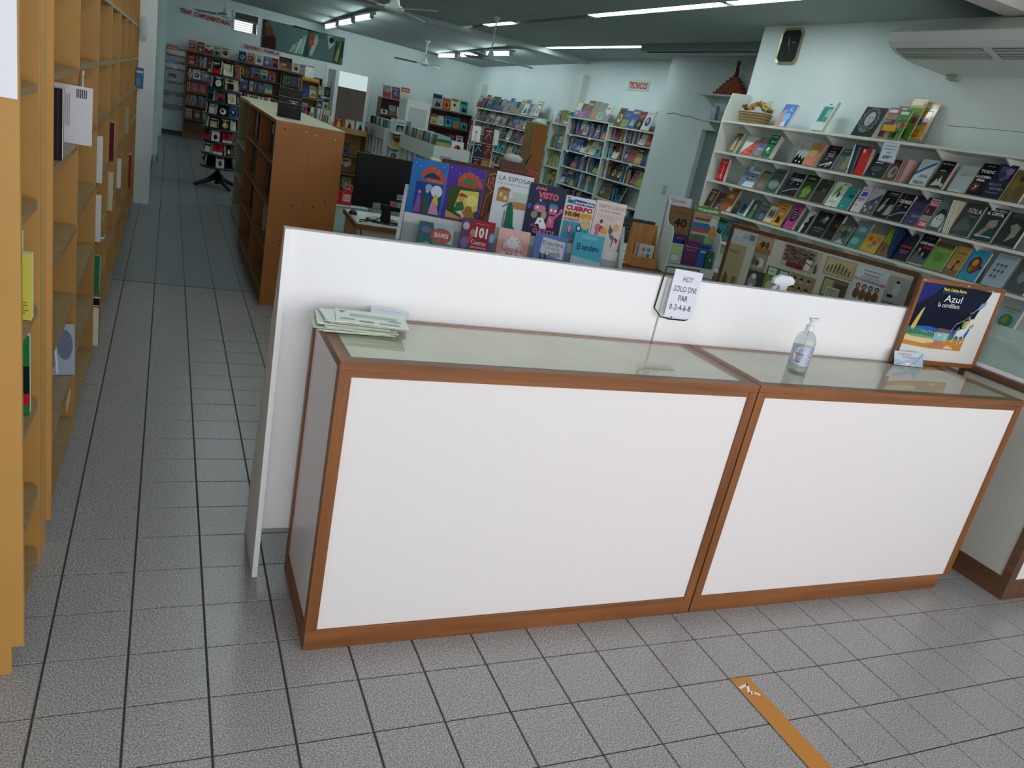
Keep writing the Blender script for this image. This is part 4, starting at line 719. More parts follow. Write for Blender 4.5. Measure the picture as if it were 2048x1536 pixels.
# wall clock
ck = thing('wall_clock', 'octagonal black wall clock with gilt rim on the front right wall', 'clock', (4.649, 4.26, 2.705), R(-90))
oc = lambda a, b, c: [(-a, -b + c), (-a + c, -b), (a - c, -b), (a, -b + c), (a, b - c), (a - c, b), (-a + c, b), (-a, b - c)]
GL = mat('a9a684', .3, .5, .8); P1, P2 = oc(.135, .15, .035), oc(.118, .133, .03); m = MB()
for i in range(8):
    j = (i + 1) % 8
    m.face([(P1[i][0], 0, P1[i][1]), (P1[j][0], 0, P1[j][1]), (P1[j][0], -.022, P1[j][1]), (P1[i][0], -.022, P1[i][1])], GL).face([(P1[i][0], -.022, P1[i][1]), (P1[j][0], -.022, P1[j][1]), (P2[j][0], -.016, P2[j][1]), (P2[i][0], -.016, P2[i][1])], GL)
obj('rim', m, ck); obj('dial', MB().prism(oc(.119, .134, .03), -.015, -.001, mat('0e1112', .5, .15), 'y'), ck)
obj('hour_hand', MB().tube([(0, -.018, 0), (-.02, -.018, .055)], .002, mat('b9bcb4', .4), 5), ck); obj('minute_hand', MB().tube([(0, -.019, 0), (-.035, -.019, .085)], .0015, mat('b9bcb4', .4), 5), ck); obj('second_hand', MB().tube([(-.015, -.02, .03), (.03, -.02, -.05)], .0008, mat('b9bcb4', .4), 4), ck)
obj('dial_print', put(MB(), [('R', .6, .6, .78, .63, '8c8f88')], .23, .26, -.115, -.13, -.0152), ck)
# ceiling-hung air conditioner
ac = thing('air_conditioner', 'white air conditioning unit hung under the ceiling at top right', 'air conditioner', (0, 0, 0))
pr = [(4.002, 2.582), (3.992, 2.64), (4.141, 2.739), (4.649, 2.739), (4.649, 2.496), (4.306, 2.504), (4.19, 2.513), (4.091, 2.532), (4.04, 2.552)]
obj('casing', MB().prism(pr, .95, 2.54, mat('cfd4cc', .45), 'y'), ac, bevel=.006)
obj('end_cap', MB().prism([(x + (.01 if x < 4.5 else 0), z) for x, z in pr], 2.541, 2.548, mat('b9beb6', .5), 'y'), ac)
for y0, y1 in ((1.86, 2.50), (1.15, 1.79)):
    g = MB(); q0, q1 = (4.05, 2.5485), (4.17, 2.5145)
    def gp(t, y, o=0): return (q0[0] + (q1[0] - q0[0]) * t, y, q0[1] + (q1[1] - q0[1]) * t - .004 - o)
    g.face([gp(0, y0), gp(1, y0), gp(1, y1), gp(0, y1)], mat('aab0a9', .5))
    for t in (0, 1): g.tube([gp(t, y0), gp(t, y1)], .0018, mat('5c605c', .5), 5)
    for y in (y0, y1): g.tube([gp(0, y), gp(1, y)], .0018, mat('5c605c', .5), 5)
    obj('vent_grille', g, ac)
    for k in (1, 2, 3): obj('vent_slat', MB().tube([gp(k / 4, y0, .002), gp(k / 4, y1, .002)], .0018, mat('8f958e', .5), 5), ac)
bx('drain_box', (4.60, 4.649, 2.42, 2.50, 2.462, 2.4955), mat('9aa098', .6), ac)
#@@SECTION staff_area
# ------------------------------------------------------------------ children's display stand
K = Matrix.Translation((.722, 2.024, 0)) @ Matrix.Rotation(R(-19), 4, 'Z')
ks = thing('display_stand', 'white stepped display stand of picture books behind the partition', 'display stand', (.722, 2.024, 0), R(-19))
ZZ = lambda z: 1.566 + 1.2 * (z - 1.566)
KW = mat('d5d5d6', .45); KG = mat('a6aaaa', .5)
obj('side_panel', MB().prism([(-.16, 0), (.22, 0), (.22, 1.0), (.04, 1.19), (.025, 1.19), (-.16, .95)], -.022, -.004, KG, 'x'), ks)
obj('side_panel', MB().prism([(-.16, 0), (.22, 0), (.22, 1.0), (.04, 1.19), (.025, 1.19), (-.16, .95)], 1.092, 1.11, KG, 'x'), ks)
bx('back_board', (-.003, 1.091, .038, .05, 0, 1.12), KG, ks)
for a in ((-.003, .30), (.36, .50), (.58, .70), (.78, .90), (.905, 1.091)): bx('ledge_front', (a[0], a[1], -.045, -.038, ZZ(1.11) + .0, ZZ(1.14) + .012), KW, ks, .001)
bx('ledge', (-.003, 1.091, -.0375, .0375, ZZ(1.11), ZZ(1.11) + .01), KW, ks)
bx('lower_ledge', (-.003, 1.091, -.155, -.06, .78, .79), KW, ks); bx('lower_board', (-.003, 1.091, -.06, -.048, .0, 1.02), KG, ks)
KG_ = 'picture books on the white display stand'
def kb(lab, u0, u1, z0, z1, c, art, y=-.03, t=.012, lean=4, rough=.42, g=KG_):
    w = (u1 - u0) * 1.2; h = ZZ(z1) - ZZ(z0)
    return book(lab, w, h, t, c, art, K @ RT(((u0 + u1) * .6, y, ZZ(z0)), 0, -R(lean)), g, rough, True)
arch = lambda c1, c2: [('P', [(.28 + .0, .72), (.32, .82), (.45, .90), (.6, .92), (.78, .88), (.95, .78), (.98, .70), (.9, .66), (.8, .76), (.6, .82), (.45, .78), (.38, .68)], c1), ('P', [(.35, .70), (.45, .78), (.6, .81), (.78, .77), (.86, .7)], c2)]
kb('blue picture book with stars, a moon and a dancing pair', 0, .145, 1.124, 1.368, '2a6ab0', arch('a8523a', '24304a') + [('R', .45, .65, .95, .72, 'a8523a'), T_(.5, .665, .9, .705, 'c9806a', 'Cuentos', .02), ('R', .16, .1, .96, .66, '5a5a70'), ('R', .18, .12, .94, .64, '223a8c'), ('E', .78, .52, .16, .1, 'c9cfe4'), ('E', .55, .56, .1, .06, '7fa9d0'), ('P', [(.2, .14), (.26, .38), (.3, .46), (.36, .38), (.4, .14)], '7a5a9c'), ('E', .31, .47, .045, .03, 'b08a7c'), ('P', [(.4, .14), (.42, .4), (.5, .46), (.6, .42), (.62, .14)], '2c5a40'), ('E', .52, .5, .05, .03, 'c79a80'), ('P', [(.38, .14), (.42, .42), (.46, .3), (.45, .14)], '6a2030'), ('P', [(.62, .14), (.68, .34), (.72, .42), (.78, .38), (.93, .14)], 'c98a9c'), ('P', [(.7, .36), (.74, .48), (.82, .46), (.88, .3), (.8, .3)], 'c9b048'), ('R', .18, .06, .9, .09, 'a8523a')] + [('E', .1 + .13 * i, .93 - .05 * (i % 3), .008, .006, 'dfe6f2') for i in range(7)] + [('E', .06, .3 + .1 * i, .008, .006, 'bcd0ee') for i in range(5)])
kb('purple picture book with a red hatted reader under yellow trees', .1465, .300, 1.135, 1.371, '4a2f96', arch('a8523a', '2f7a45') + [('R', .3, .66, .82, .735, '9a4c30'), ('R', .1, .1, .94, .65, '3a4a20'), ('P', [(.3, .3), (.4, .6), (.9, .62), (.93, .3), (.7, .2)], 'c9c05a'), ('E', .75, .45, .16, .1, 'd8d480'), ('P', [(.1, .1), (.1, .22), (.5, .14), (.94, .12), (.94, .1)], 'b0944c'), ('P', [(.5, .12), (.62, .34), (.74, .36), (.93, .12)], '9c6a3c'), ('P', [(.32, .2), (.34, .38), (.5, .42), (.58, .3), (.5, .22)], '2f6a48'), ('E', .46, .46, .07, .045, 'c79a70'), ('P', [(.36, .5), (.44, .56), (.62, .52), (.6, .49)], 'a83a34'), ('P', [(.36, .22), (.5, .18), (.6, .12), (.64, .15), (.5, .26)], 'd6cdc4'), ('R', .12, .05, .75, .08, 'a8523a')] + [('E', .55 + .05 * (i % 7), .14 + .03 * (i // 7) + .01 * (i % 2), .012, .008, 'd09a4c') for i in range(28)] + [('E', .08 + .12 * i, .94 - .035 * (i % 4), .01, .007, 'e6e2f4') for i in range(8)])
kb('brown storybook with gilt scroll partly hidden by the white one', .302, .42, 1.17, 1.378, '55301e', [('L', [(.1, .9), (.3, .95), (.5, .88), (.7, .9)], .02, 'c9a07a'), ('L', [(.12, .85), (.1, .7), (.25, .62), (.6, .6)], .02, 'c9a07a'), ('L', [(.3, .6), (.12, .5), (.08, .1)], .015, 'b08a60'), T_(.22, .82, .6, .87, 'c9a9a0', 'EL BARCO'), T_(.18, .68, .62, .8, 'b04a40', 'PIRATA', .02), ('E', .5, .3, .25, .16, '3a1c14'), ('P', [(.5, .02), (.55, .25), (.62, .3), (.62, .02)], 'a0602c'), ('P', [(.2, .02), (.25, .15), (.35, .2), (.4, .02)], '6a4a3a')], y=-.022)
kb('tall white storybook with a lady in a long green dress', .343, .498, 1.145, 1.381, 'cfd2da', [T_(.08, .865, .92, .94, '2f3238', 'LA ESPOSA'), T_(.07, .79, .92, .83, '6a6e76', 'DEL CONEJO BLANCO'), ('R', .1, .5, .42, .7, 'a5835c'), ('P', [(.08, .7), (.2, .76), (.42, .74), (.45, .7)], '8d6238'), ('E', .2, .62, .05, .04, 'cdb07a'), ('E', .33, .57, .05, .04, 'd9c49a'), ('R', .5, .52, .92, .7, 'b5c2ba'), ('R', .56, .42, .92, .54, 'b07a58'), ('E', .5, .55, .05, .04, 'c9b0a0'), ('L', [(.5, .58), (.56, .66)], .02, 'd5d0c8'), ('P', [(.42, .42), (.46, .52), (.54, .52), (.6, .38), (.66, .12), (.8, .02), (.4, .02), (.42, .2)], '1f6a56'), ('L', [(.46, .5), (.3, .42)], .03, '1f6a56'), ('R', .36, .04, .4, .36, '8a7a9a'), ('R', .06, .0, .4, .05, 'a9b5a0')], y=-.036)
kb('dark navy picture book with two children and a white dog', .487, .640, 1.155, 1.364, '242f4a', [T_(.16, .87, .46, .95, 'd8607c', '¿HAS', .04), T_(.26, .73, .82, .86, 'd8607c', 'VISTO', .05), T_(.18, .165, .40, .23, 'c04a6a', 'AL', .03), T_(.28, .04, .88, .145, 'd8607c', 'GATO?', .05), ('E', .36, .54, .17, .08, 'c87a92'), ('P', [(.2, .6), (.3, .68), (.45, .68), (.55, .6)], '2c4478'), ('E', .35, .695, .03, .02, 'c9c4cc'), ('E', .3, .55, .03, .025, 'eceaf0'), ('R', .62, .46, .84, .6, 'b8688a'), ('P', [(.6, .6), (.64, .67), (.82, .66), (.86, .6)], '3f84a8'), ('E', .68, .54, .035, .025, 'eceaf0'), ('E', .8, .54, .035, .025, 'eceaf0'), ('P', [(.6, .2), (.64, .43), (.8, .43), (.82, .2)], 'd05a82'), ('L', [(.8, .4), (.95, .54)], .06, 'd05a82'), ('E', .95, .56, .05, .04, 'd05a82'), ('L', [(.7, .38), (.68, .33), (.74, .33), (.71, .27)], .02, 'dfb0c8'), ('E', .24, .4, .09, .07, '9a8a6c'), ('E', .5, .42, .08, .09, 'a89878'), ('P', [(.3, .22), (.36, .36), (.5, .36), (.6, .24), (.64, .16), (.46, .15), (.4, .24)], 'e9e9ee'), ('E', .44, .29, .02, .02, '242f4a'), ('E', .07, .55, .05, .05, '3a5aa0')], y=-.044, t=.016)
kb('white activity book with bands of coloured lettering', .645, .772, 1.165, 1.341, 'd6cfd6', [('R', .05, .93, .16, .97, '8a7a86'), ('R', .06, .82, .30, .92, '4aa5b5'), T_(.09, .84, .27, .905, '24426a', 'Mi', .03), ('P', [(.3, .82), (.3, .94), (.98, .91), (.97, .81)], '2c3f72'), T_(.33, .835, .95, .91, 'dfe3ea', 'increíble', .02), T_(.05, .67, .95, .79, 'b02a3c', 'CUERPO', .06), ('R', .04, .52, .97, .65, 'd0a23c'), T_(.06, .535, .54, .64, '4a2f1c', 'HUM', .04), T_(.57, .535, .92, .63, 'b58f40', 'ANO', .02), ('R', .05, .47, .6, .49, 'a03c44'), ('R', .05, .44, .55, .455, 'a03c44'), ('R', .05, .02, .95, .42, '3f98aa'), ('E', .3, .22, .07, .13, 'c03a72'), ('E', .3, .24, .04, .09, 'e09ab5'), ('E', .6, .28, .09, .09, '2a4a58'), ('E', .6, .29, .05, .05, 'd5dde0'), ('E', .8, .42, .17, .14, 'cdb384'), ('E', .74, .44, .015, .015, '5a4a30'), ('E', .86, .44, .015, .015, '5a4a30')], y=-.03, t=.016)
kb('tall ivory storybook with small coloured figures at its foot', .775, .905, 1.135, 1.347, 'd3c5bf', [T_(.08, .865, .95, .95, '55504e', 'CUENTOS CLÁSICOS'), T_(.18, .77, .85, .84, 'b0504c', 'de todo tiempo'), ('R', .12, .72, .9, .727, '9a8a86'), ('R', .2, .69, .8, .697, '9a8a86'), ('R', .3, .655, .7, .662, '9a8a86'), ('E', .28, .6, .05, .04, '7a2c34'), ('E', .2, .47, .1, .08, 'c86a8c'), ('E', .32, .45, .08, .07, 'b03c56'), ('E', .42, .42, .12, .06, 'd0a050'), ('E', .5, .5, .07, .06, 'd8b878'), ('E', .64, .45, .07, .06, '8a4a34'), ('L', [(.6, .55), (.62, .4), (.7, .3)], .04, '4a5c8a'), ('E', .8, .52, .1, .08, 'd8a87c'), ('P', [(.75, .35), (.95, .3), (.9, .22)], 'b03a34'), ('E', .72, .33, .06, .05, '3f7a9a'), ('L', [(.78, .3), (.75, .15)], .03, '6a5a5c'), ('E', .2, .36, .06, .04, 'c86a8c')], y=-.03)
LW = dict(y=-.11, t=.014, lean=8)
FA_ = 1.0
def kb2(lab, u0, u1, z0, z1, c, art, **k): return kb(lab, u0, u1, z0, z1, c, art, y=-.135, t=.014, lean=7, **k)
kb2('low wide green and blue storybook with a red oval title', .066, .209, .98, 1.136, '5f8a86', [('R', 0, .35, .45, 1, '3f6a6c'), ('E', .22, .8, .15, .08, '7a6fa0'), ('P', [(.4, 1), (1, 1), (1, .5), (.5, .6)], 'a5bcc4'), ('E', .66, .70, .3, .2, 'b0605c'), T_(.47, .65, .86, .78, 'ecd8d0', 'BAMBI', .02), ('P', [(0, .0), (0, .42), (.3, .5), (.6, .35), (1, .45), (1, 0)], '8aa89a'), ('E', .2, .35, .12, .1, 'b08a8c'), ('E', .5, .3, .14, .1, '9ab5b0'), ('E', .8, .35, .12, .1, 'c08a78')])
kb2('red storybook with a large white number on its cover', .236, .372, .985, 1.181, '9c2c3a', [('P', [(0, 0), (0, 1), (.3, 1), (.2, .7), (.35, .4), (.2, .2), (.3, 0)], '5c4a68'), ('E', .14, .84, .1, .08, 'c5b0c8'), ('E', .38, .72, .1, .08, 'a5946c'), ('E', .3, .58, .09, .07, 'c04a50'), ('P', [(1, .9), (.85, .6), (.9, .4), (1, .3)], '4a5c86'), ('E', .95, .68, .08, .1, '8fa8d0'), T_(.44, .64, .8, .86, 'f0e6e2', '101', .04), ('R', .4, .92, .82, .93, 'c98a88'), T_(.36, .49, .8, .59, 'f0e6e2', 'Cuentos'), T_(.36, .4, .82, .47, 'f0e6e2', 'para la hora de'), T_(.48, .26, .84, .38, 'f0e6e2', 'Dormir'), ('E', .15, .5, .12, .12, '7f6a96'), ('E', .12, .25, .1, .12, '8a8098'), ('P', [(.25, .0), (.35, .3), (.5, .32), (.5, 0)], 'c08a5a'), ('E', .8, .12, .12, .08, 'd8b0a8'), ('E', .9, .05, .1, .06, '4a7a5c')])
kb2('shiny pink and silver children\'s bible with red script', .390, .520, .985, 1.17, 'c48a80', [('E', .5, .45, .36, .38, 'b9bcc2'), ('E', .5, .72, .22, .12, 'd6cfd8'), ('E', .34, .80, .04, .03, 'a08a9a'), ('E', .45, .76, .03, .02, 'b59aa8'), ('E', .52, .82, .035, .025, 'c4a0ac'), ('E', .62, .78, .03, .02, '9a94a8'), ('E', .70, .72, .035, .03, 'b0a4b4'), ('E', .28, .72, .03, .02, 'a9a0b0'), T_(.16, .5, .84, .62, 'd8506c', 'Relatos de la', .02), T_(.32, .33, .8, .48, 'd04058', 'Biblia', .04), ('P', [(.3, .16), (.5, .28), (.8, .26), (.85, .14)], 'c07a5c')], rough=.12)
kb2('blue storybook with a grey wolf holding a paper sign', .542, .678, .99, 1.178, '5c78b4', [('P', [(.2, .58), (.24, .93), (.94, .88), (.93, .5)], 'c9cdd6'), T_(.26, .76, .9, .86, '2c2f36', 'El lobo feroz'), T_(.36, .67, .8, .74, '6a6e78', 'sólo quiere ser'), T_(.48, .54, .84, .66, '2c2f36', 'amado'), ('E', .38, .33, .2, .16, '5a6068'), ('P', [(.2, .42), (.22, .62), (.3, .45)], '3c4048'), ('P', [(.36, .45), (.37, .64), (.45, .46)], '3c4048'), ('E', .38, .38, .08, .02, 'd5d8dc'), ('P', [(.2, 0), (.28, .25), (.6, .22), (.65, 0)], 'a9b2bc'), ('P', [(.5, .25), (.72, .32), (.75, .25), (.55, .18)], '4c525a')])
kb2('turquoise picture book with a sky fading to sand', .702, .828, .995, 1.21, '4aa5bd', [('R', 0, .0, 1, .32, 'a08c82'), ('P', [(0, .3), (0, .55), (1, .5), (1, .3)], '9cbcc8'), ('P', [(0, .3), (.4, .36), (1, .3), (1, .24), (0, .22)], 'b5a9a4'), T_(.13, .68, .88, .80, '1c4a6a', 'El sendero', .03), ('E', .5, .93, .3, .04, '6ab8cc')])
# ------------------------------------------------------------------ desks
def desk(label, x, y, W, D, h, rz, drawers=False):
    o = thing('desk', label, 'desk', (x, y, 0), rz); TW = mat('b9c0b8', .4)
    bx('desktop', (.02, W - .02, .02, D, h - .024, h), TW, o); bx('front_edge', (0, W, 0, .0195, h - .03, h), WX, o, .001); bx('side_edge', (0, .0195, .02, D, h - .03, h), BRN, o)
    bx('side_panel', (.02, .04, .03, D - .02, 0, h - .0305), mat('c4bfae', .5), o); bx('side_panel', (W - .04, W - .02, .03, D - .02, 0, h - .0305), mat('c4bfae', .5), o)
    bx('modesty_panel', (.0405, W - .0405, .03, .045, .25, h - .0305), mat('b9b4a6', .5), o); return o
desk('long pale desk with wood edge carrying the black monitor', .80, 3.40, 1.22, .62, .75, R(-3))
desk('pale desk with wood edge behind the hand gel side partition', 2.18, 3.305, 1.5, .6, .75, R(-4))
# monitor seen from behind
mo = thing('monitor', 'black computer monitor seen from behind on the long desk', 'monitor', (1.05, 3.64, .75), R(-2))
bx('casing', (-.245, .245, -.02, .02, .085, .445), mat('0d0d10', .45, .25), mo, .006); 
obj('stand_neck', MB().prism([(-.035, .015), (.035, .015), (.03, .12), (-.03, .12)], -.03, -.0205, mat('101013', .3), 'y'), mo); obj('stand_base', MB().lathe([(0, 0), (.13, 0), (.13, .008), (.1, .016), (0, .018)], mat('101013', .25), 28), mo)
st = MB()
for a, c in (((.06, .155, .17, .205), 'b9b9bc'), ((.02, .14, .115, .155), '9a9ca0')): st.box(a[0], a[1], -.0255, -.0235, a[2], a[3], mat(c, .5))
put(st, [('P', [(0, 0), (.45, 0), (.15, 1)], 'c0563c'), ('P', [(.15, 1), (.45, 0), (.5, 1)], '4a8cae'), ('R', .56, .2, .9, .35, '5c6066')], .12, .04, .02, .115, -.0258)
put(st, [('R', .06 + .06 * i, .2, .09 + .06 * i, .8, '3a3a3e') for i in range(14)], .095, .035, .06, .17, -.0258)
st.box(-.10, -.045, -.0215, -.0208, .088, .128, mat('8c8c90', .4)); st.box(-.03, .01, -.0215, -.0208, .09, .125, mat('77787c', .4))
obj('stickers', st, mo)
cb = MB().tube([(-.02, -.03, .09), (-.06, -.1, .03), (-.14, -.14, .012), (-.2, -.17, .008), (-.215, -.20, .01)], .004, BLK, 6).tube([(.0, -.05, .012), (-.1, -.09, .008), (-.2, -.12, .012), (-.22, -.205, -.02), (-.215, -.262, -.05), (-.2, -.268, -.2)], .004, BLK, 6)
tag(obj('power_cable', cb, None, (1.05, 3.64, .752)), 'black cables trailing from the monitor over the desk edge', 'cable')
tag(obj('computer_mouse', MB().lathe([(0, .034), (.018, .03), (.03, .015), (.03, 0), (0, 0)], mat('2a2a2c', .4), 14), None, (.86, 3.80, .751)), 'small dark rounded gadget on the desk left of the monitor', 'gadget')
# wooden desk organiser, spiral notebooks
wh = thing('wooden_holder', 'small orange wood holder with notebooks on the desk', 'holder', (2.86, 3.19, .7505), R(-6))
HW = wood('honey_wood', 'a8682f', 'c4863f', 'z'); 
obj('side_panel', MB().prism([(0, 0), (.15, 0), (.15, .30), (.13, .31), (.05, .08), (0, .07)], 0, .012, HW, 'x'), wh); obj('side_panel', MB().prism([(0, 0), (.15, 0), (.15, .30), (.13, .31), (.05, .08), (0, .07)], .20, .212, HW, 'x'), wh)
bx('back_panel', (.0125, .1995, .12, .132, 0, .31), HW, wh); bx('front_lip', (.0125, .1995, 0, .012, 0, .075), HW, wh); bx('base', (.0125, .1995, .0125, .1195, 0, .01), HW, wh)
for i, (lab, c) in enumerate((('patterned notebook at the front of the wooden holder', 'b9c9c4'), ('pink and white notebook behind the front one', 'c99aa8'), ('yellow backed notebook leaning in the wooden holder', 'c9a04a'))):
    book(lab, .125, .155, .012, c, ([('E', .3 + .35 * (j % 2), .75 - .28 * (j // 2), .13, .1, ['d0648c', '5a9a96', 'd8a85a', '7a6a9a', '8ab070', 'c8564c'][j]) for j in range(6)] if i < 2 else None), RT((2.985 - i * .02, 3.215 + i * .026, .763), R(-6 - i * 3), -R(5)), 'notebooks in the small wooden holder', cat='notebook', name='notebook')
# white curved display rack on the desk
wr = thing('display_rack', 'white curved-side rack of books on the desk behind the notice', 'rack', (3.10, 3.10, .7505), R(-6))
prf = [(0, 0), (.22, 0), (.22, .52), (.2, .53), (.17, .50), (.15, .38), (.12, .35), (.04, .34), (.01, .29), (0, .2)]
obj('side_panel', MB().prism(prf, 0, .012, mat('c5cec9', .4), 'x'), wr); obj('side_panel', MB().prism(prf, .42, .432, mat('c5cec9', .4), 'x'), wr)
bx('back_panel', (.0125, .4195, .205, .217, 0, .5), KG, wr); bx('lower_shelf', (.0125, .4195, .0, .204, 0, .07), mat('b9c4bd', .5), wr); bx('upper_step', (.0125, .4195, .11, .204, .0705, .22), KG, wr)
WRG = 'books on the white curved rack'; D_ = Matrix.Translation((3.10, 3.10, .7505)) @ Matrix.Rotation(R(-6), 4, 'Z')
def db(lab, x0, x1, z0, h, c, art, y, t=.01, **k): return book(lab, x1 - x0, h, t, c, art, D_ @ RT(((x0 + x1) / 2, y, z0), 0, -R(6)), WRG, **k)
db('white book with handwritten title behind the brown one', .0, .20, .225, .33, 'cfc9d2', [('T', .1, .84, .75, .95, '2c2a30', 'Pido la palabra'), ('R', .55, .78, .8, .8, '4a484e'), ('E', .2, .6, .1, .1, 'b9a5a8')], .165, .03)
db('brown kraft book with a large black number', .015, .215, .224, .265, '7d6244', [T_(.2, .78, .8, .86, '5c442c', 'DOMINGO'), T_(.22, .42, .78, .68, '2a2018', '40', .03), ('R', .15, .25, .85, .26, '5c442c'), ('R', .2, .2, .8, .21, '5c442c')], .125, .02)
db('glossy green banded magazine with landscape photographs', .205, .43, .224, .30, 'a9b0ae', [('R', 0, .82, 1, 1, '6a8a44'), T_(.1, .85, .92, .96, E1, '+neuquén', .03), ('R', 0, .62, .7, .8, 'b0826a'), ('R', .05, .65, .65, .7, '6a4a3c'), ('R', 0, .34, .75, .58, '3a6aa8'), ('P', [(0, .34), (.1, .44), (.4, .46), (.75, .42), (.75, .34)], '9a5844'), ('E', .8, .62, .15, .12, 'c4ccca'), ('E', .83, .4, .13, .16, 'c98a3c'), ('R', 0, .08, .6, .28, '5c6058'), ('E', .75, .15, .18, .12, '8aa06a')], .10, .008, rough=.15)
db('pale green spiral pad at the left of the curved rack', .02, .14, .073, .15, '9ab5a0', [('R', .15, .5, .85, .85, 'b5c27a'), ('E', .5, .3, .3, .15, 'c9d2cc')] + [('R', .06 + .09 * i, .96, .1 + .09 * i, 1, 'd5d8d6') for i in range(10)], .03, .01, rough=.12)
db('purple dictionary with pink lettering on the curved rack', .145, .28, .073, .185, '5a2c58', [T_(.1, .72, .9, .82, 'c090b4', 'Diccionario'), T_(.2, .6, .85, .68, 'c090b4', 'Sinónimos')] + [('E', .2 + .15 * (i % 5), .45 - .1 * (i // 5), .02, .015, 'b07aa8') for i in range(15)] + [T_(.25, .86, .75, .92, 'c04a6a', 'ESCOLAR')], .03, .02)
db('blue dictionary at the right end of the curved rack', .285, .39, .073, .18, '2a5f9e', [('R', .1, .8, .9, .9, '1c3a66'), ('R', .15, .62, .85, .68, 'c4d4e4')], .04, .025)
db('dark blue book behind the purple dictionary', .06, .17, .073, .215, '27366e', [('R', .2, .84, .8, .9, 'b03a4c')], .06, .015)
db('green pocket book in front of the blue dictionary', .35, .41, .073, .13, '2f5c3c', [('E', .6, .5, .1, .06, 'c9ccc4')], .02, .015)
# framed cartoon board behind the right partition
bo = thing('picture_board', 'wood framed white board covered with pinned cartoons', 'board', (2.70, 2.0, .55), math.atan2(-1.1, .314)); FB = wood('frame_wood', '4a3220', '684930', 'x')
BW, BH = 1.137, .73
bx('backing', (.024, BW - .024, .004, .012, .024, BH - .024), mat('b9b6aa', .7), bo)
bx('frame_rail', (0, BW, 0, .02, 0, .0235), FB, bo, .001); bx('frame_rail', (0, BW, 0, .02, BH - .0235, BH), FB, bo, .001)
bx('frame_rail', (0, .0235, 0, .02, .024, BH - .024), FB, bo, .001); bx('frame_rail', (BW - .0235, BW, 0, .02, .024, BH - .024), FB, bo, .001)
bx('leg', (.06, .09, .0205, .04, -.55, .6), FB, bo); bx('leg', (BW - .09, BW - .06, .0205, .04, -.55, .6), FB, bo)
def pic(u0, u1, z0, z1, c, art, fr=None):
    m = MB().box(u0, u1, .0022, .0036, z0 - .55, z1 - .55, mat(c, .6)); put(m, art, u1 - u0, z1 - z0, u0, z0 - .55, .0020, .6)
    if fr: put(m, [('L', [(.01, .01), (.99, .01), (.99, .99), (.01, .99), (.01, .01)], .02, fr)], u1 - u0, z1 - z0, u0, z0 - .55, .0008)
    obj('pinned_picture', m, bo)
rg = random.Random(2)
pic(.026, .19, 1.19, 1.255, 'a9b0b2', [('E', .1 + .1 * i, .5 + .1 * (i % 2), .06, .25, 'c4cacb') for i in range(4)] + [('L', [(.05 + .09 * i, .3), (.1 + .09 * i, .7)], .012, '5a6064') for i in range(10)] + [('R', .75, .3, .95, .8, '6a7074')])
pic(.026, .145, .80, 1.17, '9a906a', [('E', .25, .42, .15, .09, '7a6038'), ('P', [(.05, .3), (.2, .55), (.4, .4), (.3, .3)], '6a5030'), ('E', .75, .45, .12, .05, '7c6238'), ('P', [(.5, .3), (.7, .4), (.95, .38), (.9, .28)], '5c4428'), ('R', .1, .88, .7, .9, '7a7050'), ('R', .1, .85, .6, .87, '7a7050')])
pic(.20, .305, 1.16, 1.253, 'a58f68', [('R', 0, 0, 1, .3, '9a6a48'), ('E', .4, .5, .15, .2, '4a3422'), ('E', .7, .5, .12, .22, '5c4630'), ('E', .25, .45, .08, .12, '7a5a3a')], '6a6450')
pic(.20, .297, 1.06, 1.157, '8c8a78', [('P', [(.3, .15), (.35, .6), (.6, .75), (.85, .6), (.8, .2)], 'c4c4ba'), ('E', .4, .4, .15, .2, '5c4c3c'), ('E', .15, .5, .1, .3, '5a5c4c'), ('L', [(.6, .3), (.55, .05)], .05, 'c4c4ba')], '54564c')
pic(.20, .315, .90, 1.055, '3c3a3c', [('E', .35, .55, .25, .3, '8a8880'), ('E', .4, .78, .14, .1, 'c9c9c4'), ('E', .35, .4, .12, .08, 'c9c9c4')])
pic(.314, .459, .93, 1.105, '6f8a3c', [('P', [(0, 1), (1, 1), (1, .6), (0, .7)], '3f7a44'), ('R', .08, .72, .45, .96, 'b9c2b4'), ('R', .6, .74, .95, .94, 'b9c2b4'), ('E', .3, .35, .18, .2, 'b5b09a'), ('E', .7, .38, .18, .2, 'b5b09a'), ('E', .3, .1, .15, .1, '6a6c68'), ('E', .72, .1, .15, .1, '8a8c88'), ('L', [(.15, .85), (.4, .85)], .02, '5a625a')])
br = []
for j in range(7):
    for i in range(6): br.append(('R', .06 + .12 * i + .05 * (j % 2), .3 + .09 * j, .165 + .12 * i + .05 * (j % 2), .375 + .09 * j, rg.choice(['5c4840', '6a4c44', '4a3c3a', '7a6a60'])))
pic(.376, .62, 1.12, 1.254, 'a8a288', [('R', .04, .28, .86, .94, '8a8478')] + br + [('R', .2, .08, .62, .28, '6a2c28'), ('E', .42, .34, .07, .07, '8a5a40'), ('P', [(.66, .1), (.66, .5), (.74, .75), (.82, .5), (.78, .1)], 'c9c9be'), ('E', .74, .62, .05, .08, '4a3c34'), ('P', [(.9, .1), (.9, .4), (.94, .5), (.96, .1)], '4c4a40'), ('L', [(.6, .45), (.8, .35)], .02, '2c2824')], 'c4c0ac')
pic(.467, .622, .93, 1.108, '8a7c5c', [('E', .2 + .28 * (i % 3), .8 - .28 * (i // 3), .1, .09, 'b58f6c') for i in range(8)] + [('P', [(.1 + .28 * (i % 3), .82 - .28 * (i // 3)), (.2 + .28 * (i % 3), .92 - .28 * (i // 3)), (.3 + .28 * (i % 3), .82 - .28 * (i // 3))], '3c2c20') for i in range(8)])
evo = []
